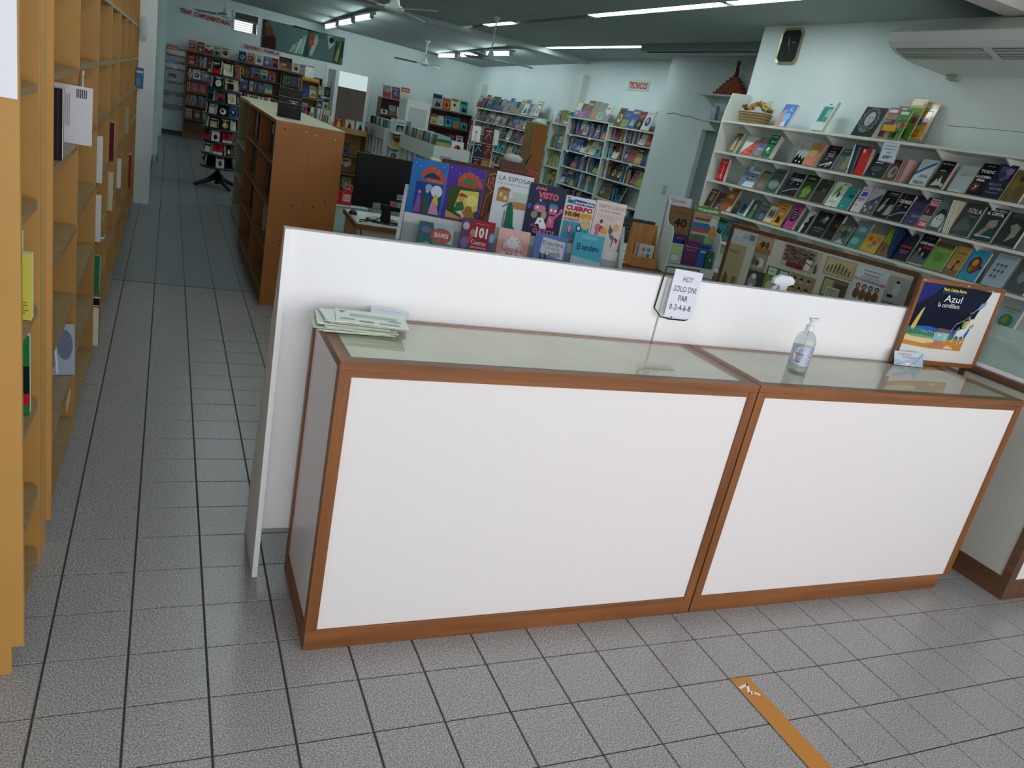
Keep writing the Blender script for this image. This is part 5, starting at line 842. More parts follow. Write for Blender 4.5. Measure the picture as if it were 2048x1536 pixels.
for i, hgt in enumerate((.3, .42, .5, .58, .5, .42, .3)):
    x = .1 + .125 * i; evo += [('E', x + .02, .16 + hgt, .022, .045, '5c4428'), ('P', [(x - .02, .16 + hgt * .45), (x + .005, .16 + hgt * .95), (x + .035, .16 + hgt * .9), (x + .03, .16 + hgt * .45)], '5c4428'), ('L', [(x, .16 + hgt * .5), (x - .02, .16)], .02, '5c4428'), ('L', [(x + .02, .16 + hgt * .5), (x + .035, .16)], .02, '5c4428'), ('L', [(x + .02, .16 + hgt * .85), (x + .06, .16 + hgt * .6)], .014, '5c4428')]
pic(.646, .815, 1.15, 1.242, 'b0a47c', evo, '8a8468')
pic(.665, .805, .95, 1.136, '6a6a4c', [('R', .04, .5, .4, .95, '9aa060'), ('R', .5, .3, .95, .9, '5c4a3a'), ('R', .2, .35, .75, .75, 'b9bab0')] + [('R', .24, .4 + .055 * i, .7, .42 + .055 * i, '4a4c48') for i in range(6)], '22221e')
mk_ = []
for i in range(4): mk_ += [('E', .2 + .2 * i, .2, .1, .16, '6a4c2c'), ('E', .2 + .2 * i, .44, .07, .08, '5a3e26'), ('E', .2 + .2 * i, .43, .045, .05, 'b58f6c'), ('L', [(.12 + .2 * i, .15), (.2 + .2 * i, .32)], .03, '7c5c38'), ('L', [(.28 + .2 * i, .15), (.2 + .2 * i, .32)], .03, '7c5c38')]
pic(.822, .995, .99, 1.238, 'b9c4c8', shift([T_(.22, .88, .8, .95, '2c3036', 'Finalmente apareció el', .01), T_(.25, .76, .75, .84, 'b03a4c', '"CUARTO MONO"', .02), ('R', .2, .70, .8, .72, '7a848a'), T_(.02, .58, .28, .67, 'c02c48', 'NO VE,', .03), T_(.30, .57, .68, .66, '2c3036', 'NO ESCUCHA,', .02), T_(.70, .56, .99, .65, 'c02c48', 'NO HABLA', .03)] + mk_, 0, .3, 1, 1))
pic(.998, 1.112, .99, 1.237, '9a9a94', [('P', [(.3, .6), (.35, .85), (.5, .9), (.62, .8), (.6, .6)], 'b5b5b0'), ('R', .15, .55, .4, .61, '22241f'), ('E', .45, .88, .08, .03, '22241f')] + [('R', .06, .1 + .055 * i, .94, .125 + .055 * i, '55564f') for i in range(7)], 'b9b9b2')
# trigger spray bottle behind the partition
sp = thing('spray_bottle', 'white trigger spray head sticking up behind the right partition', 'bottle', (1.98, .71, .818)); sp.scale = (1.2, 1, 1.075)
obj('bottle_body', MB().lathe([(0, 0), (.036, 0), (.038, .01), (.038, .19), (.03, .23), (.014, .255), (.013, .28)], mat('c9d3d6', .2), 20), sp)
PWH = mat('dfe4e8', .35)
obj('trigger_head', MB().prism([(-.045, .325), (-.047, .345), (-.02, .362), (.03, .36), (.045, .345), (.045, .33), (.02, .322), (.016, .285), (-.012, .285), (-.014, .318)], -.011, .011, PWH, 'y'), sp, bevel=.004)
obj('trigger', MB().prism([(-.022, .32), (-.03, .32), (-.05, .285), (-.06, .27), (-.052, .27), (-.035, .29)], -.006, .006, PWH, 'y'), sp); obj('collar', MB().lathe([(.016, .27), (.018, .272), (.018, .288), (.016, .29)], PWH, 16), sp)
# black slatted chair and its table
ch = thing('office_chair', 'black chair with ribbed back behind the pale desk', 'chair', (3.75, 4.75, 0), R(-12)); CKM = mat('1f2527', .45)
bx('backrest_frame', (-.27, .27, .0, .03, .52, .95), CKM, ch, .01)
for k in range(10): bx('backrest_rib', (-.25, .16, -.008, -.0005, .56 + .036 * k, .578 + .036 * k), mat('2e3638', .35), ch)
bx('seat', (-.24, .24, .04, .48, .43, .48), CKM, ch, .012); obj('column', MB().tube([(0, .25, .05), (0, .25, .43)], .03, CKM, 12), ch)
for k in range(5): a = 2 * math.pi * k / 5; obj('leg', MB().tube([(0, .25, .07), (.28 * math.cos(a), .25 + .28 * math.sin(a), .03)], [.025, .015], CKM, 8), ch)
tb = thing('side_table', 'pale table with dark wood edge in front of the black chair', 'table', (3.15, 3.92, 0), R(-6))
bx('tabletop', (0, 1.0, 0, .55, .72, .745), mat('a9b8ae', .4), tb); bx('edge', (-.012, -.0005, 0, .55, .715, .747), DKB, tb); bx('edge', (0, 1.0, .5505, .562, .715, .747), DKB, tb)
for x in (.02, .95): 
    for y in (.02, .5): bx('leg', (x, x + .03, y, y + .03, 0, .7195), DKB, tb)
tag(obj('headset_cable', MB().tube([(0, 0, 0), (.04, .02, .03), (.08, 0, .05), (.12, -.02, .03), (.1, -.05, .0), (.05, -.06, -.002)], .004, BLK, 6), None, (2.66, 3.40, .755)), 'tangled black cable on the desk beside the wooden holder', 'cable')
for i, (x, y, c, l) in enumerate(((2.80, 3.52, '8a6c4c', 'small brown box on the desk behind the wooden holder'), (2.92, 3.56, 'b0a8bc', 'small lilac box on the desk beside the brown one'), (2.70, 3.44, 'dfe3e0', 'small white cup on the desk by the tangled cable'))):
    if i < 2: bx_ = obj('small_box', MB().box(-.035, .035, -.03, .03, 0, .07 - .01 * i, mat(c, .6)), None, (x, y, .7515), (0, 0, R(-6)), .002); tag(bx_, l, 'box')
    else: tag(obj('cup', MB().lathe([(0, .003), (.024, .003), (.03, .05), (.032, .05), (.026, 0), (0, 0)], mat(c, .4), 16), None, (x, y, .7515)), l, 'cup')
#@@SECTION shop_floor
# ------------------------------------------------------------------ ochre double bookcase standing in the aisle
SB_ = mat('a98b52', .5)
o, FM = case('bookcase', 'low ochre double bookcase with the thick black book on top', 'bookcase', (.29, 6.0, 0), R(-90), 2.12, 1.288, .232, (.08, .385, .69, .99), OK3, .02, divs=(1.05,), msh=SB_, plinth=.08)
bx('side_panel', (2.1, 2.12, .233, .462, 0, 1.288), OK3, o); bx('side_panel', (0, .02, .233, .462, 0, 1.288), OK3, o); bx('top_panel', (.0205, 2.0995, .2325, .4605, 1.270, 1.288), CREAM, o)
bx('top_sheet', (0, 2.12, -.002, .462, 1.2885, 1.293), CREAM, o)
for z, q in ((1.24, .06), (1.245, .20), (1.235, .27), (1.23, .40), (.75, .3), (.74, .16), (.45, .1), (.44, .3), (.8, .38)): obj('screw', MB().lathe([(0, 0), (.006, 0), (.004, .001), (0, .0012)], mat('d8d2c2' if z > 1.2 and q > .1 else '2a1c10', .4), 8), o, (2.1205, q, z), (0, R(90), 0))
tgm = MB().box(1.98, 2.03, -.0035, -.0015, 1.19, 1.25, PAGEW); obj('shelf_tag', tgm, o)
AG = 'books in the ochre double bookcase in the aisle'
for z, nm, s in ((1.01, 'top inner shelf', 1), (.71, 'second shelf', 2), (.405, 'third shelf', 3), (.10, 'bottom shelf', 4)):
    fill(FM, 1.35, 2.05, .03, z, .235, random.Random(20 + s), '%s of aisle bookcase' % nm, AG, 'spine', ['black', 'white', 'blue', 'grey', 'dark blue', 'cream', 'brown'] if s < 4 else ['black', 'grey', 'white'])
    fill(FM, .15, .8, .03, z, .235, random.Random(30 + s), 'far half, %s of aisle bookcase' % nm, AG, 'spine', ['black', 'white', 'grey', 'brown'])
BA = [('R', 0, .70, 1, .706, 'b9b9b9'), ('R', 0, .50, 1, .506, 'b9b9b9'), T_(.46, .56, .84, .61, E1, 'Las mil y una', .02), T_(.55, .515, .75, .55, E1, 'noches', .02), T_(.3, .8, .8, .88, '2c2c2e', 'ANONIMO'), T_(.3, .34, .8, .44, '2c2c2e', 'ARABE'), ('E', .62, .12, .04, .03, '3c3c3e')]
book('very thick black boxed volume on top of the aisle bookcase', .165, .205, .10, '0a0a0b', BA, RT((.425, 4.32, 1.294), R(-6)), None, .3)
# second, cream-sided case behind it
o, F2 = case('bookcase', 'cream sided low bookcase behind the ochre aisle bookcase', 'bookcase', (.335, 7.65, 0), R(-90), 1.58, 1.285, .45, (.1, .45, .8), CREAM, .03, plinth=.08)
lo_, FL_ = case('bookcase', 'low brown case of upright books beyond the cream sided bookcase', 'bookcase', (.40, 7.95, 0), 0, 1.0, 1.10, .3, (.4, .75), mat('6e4c2e', .55), .02)
fill(FL_, .03, .97, .02, 1.10, .2, random.Random(41), 'top of the low brown case', 'books lined up on the low brown case', 'spine', ['white', 'black', 'red', 'cream', 'white', 'green'])
# ------------------------------------------------------------------ pocket book carousel
sn = thing('book_carousel', 'tall black revolving rack full of pocket books in the aisle', 'book rack', (.27, 9.6, 0)); BKM = mat('0f1112', .4)
obj('pole', MB().tube([(0, 0, .04), (0, 0, 1.62)], .03, BKM, 12), sn)
for k in range(4):
    obj('partition_board', MB().box(.031, .19, -.004, .004, .26, 1.60, BKM, Matrix.Rotation(R(45 * k * 2 + 20), 4, 'Z')), sn)  # added black boards that stand for the darkness between the books
for k in range(4):
    a = R(28 + 90 * k); c, s = math.cos(a), math.sin(a)
    obj('leg', MB().tube([(0, 0, .16), (.12 * c, .12 * s, .09), (.32 * c, .32 * s, .02)], [.05, .034, .02], BKM, 8), sn)
CG = 'pocket books in the black revolving rack'
ccol = [('white', 'e4e2de'), ('red', 'c8232f'), ('black', '18191c'), ('pink', 'c8327a'), ('grey', '6c7376'), ('green', '1f5c3a'), ('cream', 'c9c2a0'), ('orange', 'c8703a'), ('blue', '2a6ca8'), ('dark red', '7a1c30')]
rng = random.Random(6)
for tier in range(8):
    z = 1.42 - tier * .165; r = .195; wr_ = MB()
    wr_.lathe([(r + .035, 0), (r + .035, .03), (r + .03, .03), (r + .03, 0), (.02, 0)], BKM, 12, (0, 0, z - .012))
    obj('tier_tray', wr_, sn)
    for k in range(8):
        a = R(k * 45 + 12 * tier + 10)
        if math.sin(a) > .55: continue
        obj('pocket_wire', MB().tube([(r * .8 * math.cos(a - .3), r * .8 * math.sin(a - .3), z), ((r + .03) * math.cos(a - .3), (r + .03) * math.sin(a - .3), z + .10)], .003, BKM, 4), sn)
        if tier == 7 and k % 2: continue
        cn, cc = ccol[rng.choice([0, 0, 1, 1, 2, 2, 2, 2, 3, 4, 4, 5, 6, 8, 9])]; w_, h_ = .12, .168 + rng.uniform(-.012, .008); t = rng.choice([.015, .025, .035])
        q = random.Random(tier * 9 + k); A = rart(q, cc, q.choice(['e8e4dc', '1a1a1c', 'c8232f', 'c9a24a']), q.choice(['1a1a1c', 'e6e2da', 'c9c9c9']), q.choice([1, 2, 3, 5]))
        if cn == 'red': A = [('R', 0, 0, 1, .28, 'e4e2de'), ('E', .5, .6, .25, .12, '7a1018'), ('R', .48, 0, .52, 1, '2a1012')]
        th = a + R(90) + R(rng.uniform(-12, 12))
        side = 'front' if math.cos(a + R(90)) ** 2 < .4 else ('left side' if math.cos(a) < 0 else 'right side')
        book('%s pocket book, %s tier of black revolving rack, %s pocket' % (cn, ORD[tier], ORD[k]), w_, h_, t, cc, A, Matrix.Translation((.27 + (r + .0) * math.cos(a), 9.6 + (r + .0) * math.sin(a), z + .002)) @ Matrix.Rotation(th, 4, 'Z') @ Matrix.Rotation(R(-6), 4, 'X'), CG)
# ------------------------------------------------------------------ rear left wall cases
DW2 = mat('6e4c2e', .55)
BGc = ['purple', 'cream', 'white', 'grey', 'dark blue', 'brown', 'teal', 'orange', 'red', 'green', 'pink']
names = ['first rear wall case', 'second rear wall case', 'third rear wall case']
for i, (x, W_) in enumerate(((-.09, .93), (.86, .90), (1.78, .82))):
    o, FM = case('wall_case', ['brown wall case nearest the left corner of the rear wall', 'brown wall case in the middle of the rear wall cases', 'brown wall case at the right of the rear wall cases'][i], 'bookcase', (x, 16.14, 0), 0, W_, 1.69, .24, (.10, .375, .645, .895, 1.14, 1.405), DW2, .02, plinth=.1)
    for k, z in enumerate((1.69, 1.425, 1.16, .915, .665, .395) if i < 2 else (1.69, 1.425, 1.16)):
        fill(FM, .03, W_ - .03, .02, z + (.0 if k == 0 else 0), .20, random.Random(50 + 10 * i + k), '%s shelf down, %s' % (ORD[k], names[i]), 'books on the brown cases of the rear wall', 'mix' if k else 'face', BGc)
# labels on the walls
def sign(label, s, M4, w, h, col, back=None, cat='sign', bold=.045):
    m = MB()
    if back: m.box(-w * .06, w * 1.06, 0, .004, -h * .25, h * 1.3, mat(back, .6))
    put(m, [('T', 0, 0, 1, 1, col, s, bold)], w, h, 0, 0, -.0008); o = obj('wall_lettering', m); o.matrix_world = M4; return tag(o, label, cat)
sign('long red lettering high on the left of the rear wall', 'TERAP. COMPLEMENTARIAS', RT((-.26, 16.392, 2.36), 0, 0, R(2.5)), .95, .085, 'a8342c', 'c5d0ce')
sign('two red words above the middle wall cases of the rear wall', 'GENERO - FAMILIA', RT((.98, 16.392, 1.96), 0, 0, 0), .72, .075, 'a8342c', 'cdd2cf')
sign('single red word high on the wall above the white technical bookcases', 'TECNICOS', RT((6.192, 9.55, 2.46), R(-90), 0, 0), .55, .10, 'a8242c', 'c6cec4')
# mural canvas
mu = thing('mural_canvas', 'wide dark green canvas print of leaning books on the rear wall', 'picture', (1.318, 16.38, 2.055))
bx('frame', (0, 1.69, .0, .018, 0, .545), mat('2e4640', .6), mu)
ma = [('R', 0, 0, 1, 1, '55706c'), ('P', [(0, 0), (0, 1), (.06, 1), (.16, .5), (.17, 0)], '2c1c12'), ('P', [(.02, .9), (.06, 1), (.17, .5), (.14, .45), (.08, .7), (.03, .72)], '7a5634'), ('E', .07, .62, .05, .2, '5e3f26')]
for i, c in enumerate(('9fb5a5', '7c9486', 'b5c6b6', '8ba492', 'a9bcae')): ma.append(('P', [(.33 + .035 * i, .02), (.36 + .035 * i, .05), (.41 + .037 * i, .35 + .13 * i), (.38 + .037 * i, .35 + .13 * i)], c))
ma += [('P', [(.50, .02), (.57, .0), (.60, .95), (.54, 1)], '24483c'), ('P', [(.57, .2), (.63, .3), (.62, .9), (.56, .85)], '8c3c30'), ('P', [(.58, .05), (.62, .1), (.68, .7), (.65, .95), (.60, .4)], '9cb0a4'), ('E', .6, .55, .03, .1, 'b5462e'),
       ('P', [(.78, .98), (.85, 1), (.88, .7), (.82, .45)], 'a5b8ac'), ('E', .84, .82, .03, .12, '1c3028'), ('P', [(.88, .0), (.9, .8), (.98, .85), (.97, 0)], '3a4a30'), ('P', [(.9, .1), (.93, .6), (.96, .5), (.94, .05)], '8c7a5a'), ('L', [(.89, .1), (.91, .85)], .008, '1c1c18'), ('L', [(.93, .05), (.96, .8)], .008, 'b5a58a'), ('P', [(.96, .3), (.97, .9), (1, .85), (1, .2)], '1f3d30')]
obj('print', put(MB(), ma, 1.67, .525, .01, .01), mu)
tag(obj('roller_blind', MB().tube([(1.92, 16.36, 2.60), (2.42, 16.36, 2.585)], .014, mat('1c2422', .5), 8)), 'short dark rolled blind fixed above the green canvas', 'blind')
# wall rack, transparent
tr_ = thing('leaflet_rack', 'clear plastic leaflet rack on the rear wall in the left corner', 'rack', (-.47, 16.30, .50)); CLR = thinglass('clear_rack', 'c9d2d2', rough=.1)
bx('back_panel', (0, .37, .085, .09, 0, 1.25), mat('aab8b8', .3), tr_)
for k in range(5): bx('pocket_front', (0, .37, .0, .004, .02 + .26 * k, .10 + .26 * k), CLR, tr_); bx('pocket_base', (0, .37, .0045, .0845, .01 + .26 * k, .014 + .26 * k), CLR, tr_)
for k, (x, z, w_, h_, c, l) in enumerate(((.06, 1.06, .09, .19, 'c86a5a', 'coral leaflet'), (.15, 1.06, .13, .19, 'd08a3c', 'orange leaflet'), (.30, 1.06, .10, .16, 'b5807a', 'rose leaflet'), (.10, .80, .14, .18, '7c9cc8', 'blue and green leaflet'), (.28, .80, .13, .17, 'a5904c', 'tan and mauve leaflet'), (.14, .54, .13, .18, '2c3f3a', 'dark landscape leaflet'), (.30, .54, .09, .12, 'c9ccc8', 'small glossy leaflet'), (.17, .28, .13, .12, 'b9c0be', 'pale leaflet fallen askew'))):
    book(l + ' in the clear rack of the rear left corner', w_, h_, .006, c, [('R', 0, .0, 1, .4, ['8a3a40', 'b5602c', '9a5a60', '6a9a5a', '7a5a80', '4c5c50', '8c8c88', 'e0e0dc'][k]), ('R', .15, .7, .8, .8, 'e0dcd4')], RT((-.47 + x, 16.318, .50 + z - .03), 0, -R(10), R(-20) if k == 7 else 0), 'leaflets in the clear corner rack', .2, False, 'leaflet', 'leaflet')
# wood step case, black wire rack near the glazed door
o, FM = case('bookcase', 'narrow honey wood case with a yellow tray near the glazed door', 'bookcase', (1.93, 14.5, 0), 0, .35, 1.60, .3, (.3, .62, .92, 1.26), mat('a0733c', .5), .02)
for k, z in enumerate((1.28, .94, .64)): fill(FM, .03, .33, .03, z, .22, random.Random(90 + k), '%s shelf, narrow honey wood case' % ORD[k], 'books in the narrow honey wood case', 'face', ['white', 'blue', 'cream', 'grey'])
tag(obj('tray', MB().box(1.95, 2.27, 14.52, 14.74, 1.601, 1.65, mat('c9a22a', .4)), bevel=.004), 'yellow tray on top of the narrow honey wood case', 'tray')
book('silver wrapped book standing in the yellow tray', .17, .19, .03, 'dfe4e4', [('P', [(.2, .2), (.4, .8), (.7, .5), (.8, .9)], 'f4f6f6')], RT((2.08, 14.58, 1.651), 0, -R(8)), None, .08)
book('brown art book leaning on the second rear wall case', .26, .26, .012, '5a3a28', [('R', 0, .7, 1, 1, '1c1a1a'), ('P', [(0, .6), (.4, .3), (1, .1), (1, 0), (0, 0)], '8a6a4a'), ('E', .4, .45, .2, .1, 'b08a64')] + [('R', .1 + .1 * i, .8, .14 + .1 * i, .84, 'b9b0a0') for i in range(7)], RT((1.80, 16.05, 1.692), 0, -R(10)))
wrk = thing('wire_rack', 'small black wire rack of booklets left of the glazed door', 'rack', (2.42, 15.55, 0)); wb = MB()
for x in (0, .26): wb.tube([(x, 0, 0), (x, 0, 1.66)], .007, BKM, 6)
for k in range(7): wb.box(0, .26, -.04, .04, .15 + .24 * k, .155 + .24 * k, BKM)
obj('wire_frame', wb, wrk)
for k in range(4):
    for j in range(2):
        cn = [['grey', 'black'], ['blue', 'cream'], ['teal', 'white'], ['dark blue', 'grey']][k][j]
        o = link('booklet', quick(cn, .11, .19, .012, 'face', random.Random(k * 2 + j))); o.matrix_world = RT((2.485 + .13 * j, 15.52, 1.357 - .24 * k), 0, -R(8)); tag(o, '%s booklet, %s row down, %s side of the small black wire rack' % (cn, ORD[k], ['left', 'right'][j]), 'booklet', 'booklets in the small black wire rack')
# ------------------------------------------------------------------ honey wood display with sloping ledge, facing the aisle
HM = mat('b08a4a', .5); HM2 = mat('8c6a36', .5)
LWD = 1.06
o = thing('display_case', 'honey wood display case with a ledge of square books along its top', 'bookcase', (1.36, 10.5, 0)); FD = Matrix.Translation((1.36, 10.5, 0))
for x in (0, LWD - .02): bx('side_panel', (x, x + .02, -.03, .34, 0, 1.10), HM2, o)
bx('back_panel', (.0205, LWD - .0205, .32, .3395, 0, 1.07), HM, o)
bx('ledge_front', (.0205, LWD - .0205, -.02, 0, .955, 1.035), HM, o); bx('ledge', (.0205, LWD - .0205, .0005, .3, .985, 1.0), HM, o)
for z in (.08, .34, .62): bx('shelf', (.0205, LWD - .0205, .03, .3195, z, z + .02), HM2, o)
sq = [('black and yellow', '2a2418', 'c9a23c'), ('white head outline', 'd5d9d8', '2a2c2e'), ('red and gold', '8a3a30', 'c9a860'), ('cream dancer', 'c5b8a0', '4a3a30'), ('pale blue figure', 'b9ced2', '1c2a2e'), ('crimson', 'a5283a', 'd8c0c0')]
for i in range(6):
    nm, c, c2 = sq[(i + 5) % 6]; x = .12 + i * .165
    art = [('E', .5, .5, .32, .35, c2), ('E', .5, .5, .26, .29, c)] if nm[0] == 'w' else [('P', [(.2, .05), (.35, .6), (.5, .8), (.65, .5), (.7, .05)], c2), ('R', .2, .85, .8, .9, c2)]
    book('square %s book, %s along the ledge of the honey wood display' % (nm, ORD[i]), .135, .155, .012, c, art, FD @ RT((x, .02, 1.005), 0, -R(14)), 'square books on the honey wood display ledge')
for z, nm in ((.64, 'upper'), (.36, 'middle'), (.10, 'lower')):
    fill(FD, .40, LWD - .08, .06, z, .22, random.Random(int(z * 100)), '%s shelf of the honey wood display' % nm, 'books inside the honey wood display', 'mix', ['black', 'brown', 'teal', 'cream', 'dark red', 'grey'])
# ------------------------------------------------------------------ crates, bags, red jerrycans
cr8 = thing('low_crate', 'low pale crate under the red jerrycans', 'crate', (1.33, 7.42, 0)); bx('body', (0, .5, 0, .34, 0, .285), mat('a5b9b0', .5), cr8, .004); bx('lid', (-.01, .51, -.01, .35, .2855, .298), mat('b9c9c2', .5), cr8, .003)
for i, x in enumerate((1.43, 1.58)):
    j = thing('jerrycan', ['red jerrycan half hidden behind the aisle bookcase', 'red jerrycan with a pale label, right of its twin'][i], 'jerrycan', (x, 7.53, .2985), 0, 'red jerrycans on the low crate'); RD = mat('c8202c', .35)
    obj('body', MB().prism([(-.065, 0), (.065, 0), (.07, .03), (.07, .16), (.05, .19), (-.02, .19), (-.03, .17), (-.07, .15), (-.07, .03)], -.05, .05, RD, 'y'), j, bevel=.008)
    obj('handle', MB().tube([(-.0, 0, .19), (.0, 0, .225), (.055, 0, .225), (.06, 0, .18)], .012, RD, 8), j)
    obj('cap', MB().lathe([(0, .2), (.018, .2), (.018, .17), (.012, .15)], mat('1f4a30', .5), 12), j, (-.045, 0, .0))
    obj('label', put(MB(), [('R', 0, 0, 1, 1, 'c9b9b5'), ('R', .1, .6, .9, .7, 'a86a6a'), ('R', .1, .3, .9, .4, 'a86a6a')], .085, .08, -.04, .045, -.0502), j)
for i, (x, y, z, s, l) in enumerate(((1.55, 8.05, .0, (.30, .3, .42), 'large white plastic sack behind the jerrycans'), (1.78, 7.98, .0, (.18, .2, .52), 'crumpled white sack beside the larger one'), (1.42, 7.98, .42, (.17, .14, .20), 'small grey bag on the white sack'))):
    bmx = bmesh.new(); bmesh.ops.create_icosphere(bmx, subdivisions=3, radius=1); rg = random.Random(i)
    from mathutils import noise
    for v in bmx.verts:
        nrm = v.co.copy(); d = 1 + .22 * noise.noise(nrm * 1.7 + Vector((i * 3.1, 0, 0))) + .10 * noise.noise(nrm * 5)
        v.co = Vector((nrm.x * s[0] / 2 * d, nrm.y * s[1] / 2 * d, max(-.45, nrm.z * .5 * d) * s[2] + s[2] * .45))
    me = bpy.data.meshes.new('sack'); bmx.to_mesh(me); bmx.free(); me.materials.append(mat(['c5cfcb', 'd0d8d4', '8f9a96'][i], .4)); me.polygons.foreach_set('use_smooth', [i != 1] * len(me.polygons))
    tag(link('plastic_sack', me, None, (x, y, z + (.001 if z else 0))), l, 'bag')
# ------------------------------------------------------------------ white display islands
def island(label, x, y, W_, L_, h, near_cells, phr, seed):
    o = thing('display_island', label, 'display table', (x, y, 0)); Wm = mat('c9d0ca', .5); Wm2 = mat('b5bfb8', .6)
    bx('front_panel', (0, W_, 0, .02, 0, h), Wm, o, .002); bx('back_panel', (0, W_, L_ - .02, L_, 0, h), Wm, o); bx('right_panel', (W_ - .02, W_, .0205, L_ - .0205, 0, h), Wm, o)
    bx('top', (.0, W_ - .0205, .0205, L_ - .0205, h - .1, h - .085), Wm, o); bx('top_band', (0, .018, .0205, L_ - .0205, h - .084, h), Wm, o); bx('top_band', (0, .018, .0205, L_ - .0205, h - .17, h - .101), Wm, o)
    for z in (.1, .45, .72): bx('cubby_shelf', (0, W_ - .0205, .0205, L_ - .0205, z, z + .015), Wm2, o)
    n = near_cells
    for k in range(1, n): bx('cubby_divider', (.0, .25, .02 + k * (L_ - .04) / n - .006, .02 + k * (L_ - .04) / n + .006, .7355, h - .1705), Wm, o)
    Fi = Matrix.Translation((x, y + L_, 0)) @ Matrix.Rotation(R(-90), 4, 'Z')
    fill(Fi, .05, L_ - .05, .03, h - .085, .19, random.Random(seed), 'top of %s' % phr, 'books on the %s' % phr, 'spine' if seed % 2 else 'mix', ['white', 'cream', 'grey', 'teal', 'green', 'black', 'pale blue'])
    fill(Fi, .05, L_ - .05, .03, .735, .20, random.Random(seed + 1), 'cubbies of %s' % phr, 'books on the %s' % phr, 'spine', ['white', 'cream', 'grey', 'yellow', 'black', 'blue'])
    fill(Fi, .05, L_ - .05, .03, .465, .20, random.Random(seed + 2), 'lower cubbies of %s' % phr, 'books on the %s' % phr, 'spine', ['white', 'dark blue', 'black', 'grey'])
    return o, Matrix.Translation((x, y, 0))
o, FI = island('nearer white display island with a louvred vent in its front', 2.39, 7.0, .44, 1.5, 1.18, 6, 'nearer white island', 101)
for k in range(5): bx('vent_slat', (.09, .22, -.006, -.0005, .98 + .022 * k, .99 + .022 * k), mat('8a948e', .5), o)
island('farther white display island beside the honey wood display', 2.52, 9.88, .22, 1.35, 1.16, 6, 'farther white island', 111)
for i, (x, cn, h, l) in enumerate(((2.50, 'green', .16, 'wide green topped picture book at the front of the nearer island'), (2.68, 'white', .17, 'white boxed book with a red drawing on the nearer island'))):
    book(l, .15, h, .03, CNAME[cn] if i else '8a9a5c', [('R', 0, .8, 1, 1, '2a6a3c'), ('R', .05, .1, .95, .75, 'a5905c'), ('P', [(.6, .2), (.8, .6), (.9, .2)], '8a3428')] if i == 0 else [('R', .1, .1, .9, .9, 'd8d4cc'), ('E', .5, .5, .3, .28, 'a04a48'), ('E', .55, .6, .1, .1, '2c2426')], RT((x, 7.03, 1.181 - .085 + .0), 0, -R(5)), 'books standing at the front of the nearer island')
# wire carousel
cs = thing('wire_stand', 'open wire book stand at the right end of the nearer white island', 'book rack', (2.98, 7.1, 0)); cw = MB(); WW = mat('b5bab6', .4, .5, .5)
for x, y in ((-.12, -.1), (.12, -.1), (-.12, .1), (.12, .1)): cw.tube([(x, y, 0), (x, y, 1.38)], .005, WW, 6)
for z in (.45, .62, .79, .96, 1.13, 1.30): 
    cw.tube([(-.12, -.1, z), (.12, -.1, z), (.12, .1, z), (-.12, .1, z), (-.12, -.1, z)], .004, WW, 5)
obj('wire_frame', cw, cs)
for k, (z, x, c, l) in enumerate(((1.305, -.11, 'e0dcd4', 'cream book with a magenta spine on top of the open wire stand'), (1.305, .05, '5c2c28', 'dark red book on top of the open wire stand'), (1.305, .12, 'd5d8d2', 'white book leaning on top of the open wire stand'), (1.135, -.05, '2a3040', 'navy book with a white sketch in the open wire stand'), (1.135, .08, '703028', 'red brown book in the open wire stand'), (.965, -.05, '4a2420', 'dark brown book in the middle of the open wire stand'), (.965, .07, 'b0782f', 'orange wood coloured book low in the open wire stand'), (.795, -.03, '6c2c28', 'brick red book low in the open wire stand'))):
    book(l, .12, .17, .02, c, [('L', [(.2, .3), (.5, .7), (.8, .4)], .04, 'b5b5b0'), ('R', .2, .8, .8, .86, 'c9b9a5')] if k != 0 else [('R', 0, 0, .12, 1, 'b03a7a'), ('E', .55, .6, .15, .1, 'b08a7a')], RT((2.98 + x, 7.02, z), R(-8 * (k % 2)), -R(8)), 'books in the open wire stand')
# stepped magazine rack with tilted trays
ms = thing('magazine_steps', 'white stepped magazine rack between the two display islands', 'rack', (2.56, 9.45, 0)); Wm = mat('c5ccc6', .5)
bx('back_panel', (0, .3, .30, .315, 0, 1.32), Wm, ms)
for k in range(4):
    z = 1.12 - .2 * k; obj('tray', MB().prism([(0, z), (.2, z - .03), (.2, z - .045), (0, z - .015)], -.09 , .245, Wm, 'y') if False else MB().box(-.04 * k * .6, .26, -.02, .2995, z, z + .012, Wm), ms)
    for j in range(3):
        cn = [['white', 'pale blue', 'grey'], ['dark red', 'white', 'black'], ['white', 'grey', 'white'], ['pale blue', 'white', 'cream']][k][j]
        o = link('magazine', quick(cn, .14, .2, .012, 'face', random.Random(k * 3 + j))); o.matrix_world = RT((2.63 + .05 * j - .02 * k, 9.50 + .05 * j, z + .013), R(-35), -R(14)); tag(o, '%s magazine, %s in the %s tray of the stepped rack' % (cn, ORD[j], ORD[k]), 'magazine', 'magazines in the white stepped rack')
tag(obj('white_cupboard', MB().box(2.92, 3.30, 10.35, 10.39, 0, 1.60, mat('dde4e0', .5)).box(2.92, 2.938, 10.39, 10.8, 0, 1.60, mat('dde4e0', .5)).box(3.282, 3.3, 10.39, 10.8, 0, 1.60, mat('dde4e0', .5)).box(2.92, 3.3, 10.35, 10.8, 1.60, 1.62, mat('dde4e0', .5)).box(2.97, 3.25, 10.343, 10.3495, .2, 1.52, mat('bcc7c2', .5)), bevel=.002), 'tall plain white cupboard back in the middle of the shop', 'cupboard')
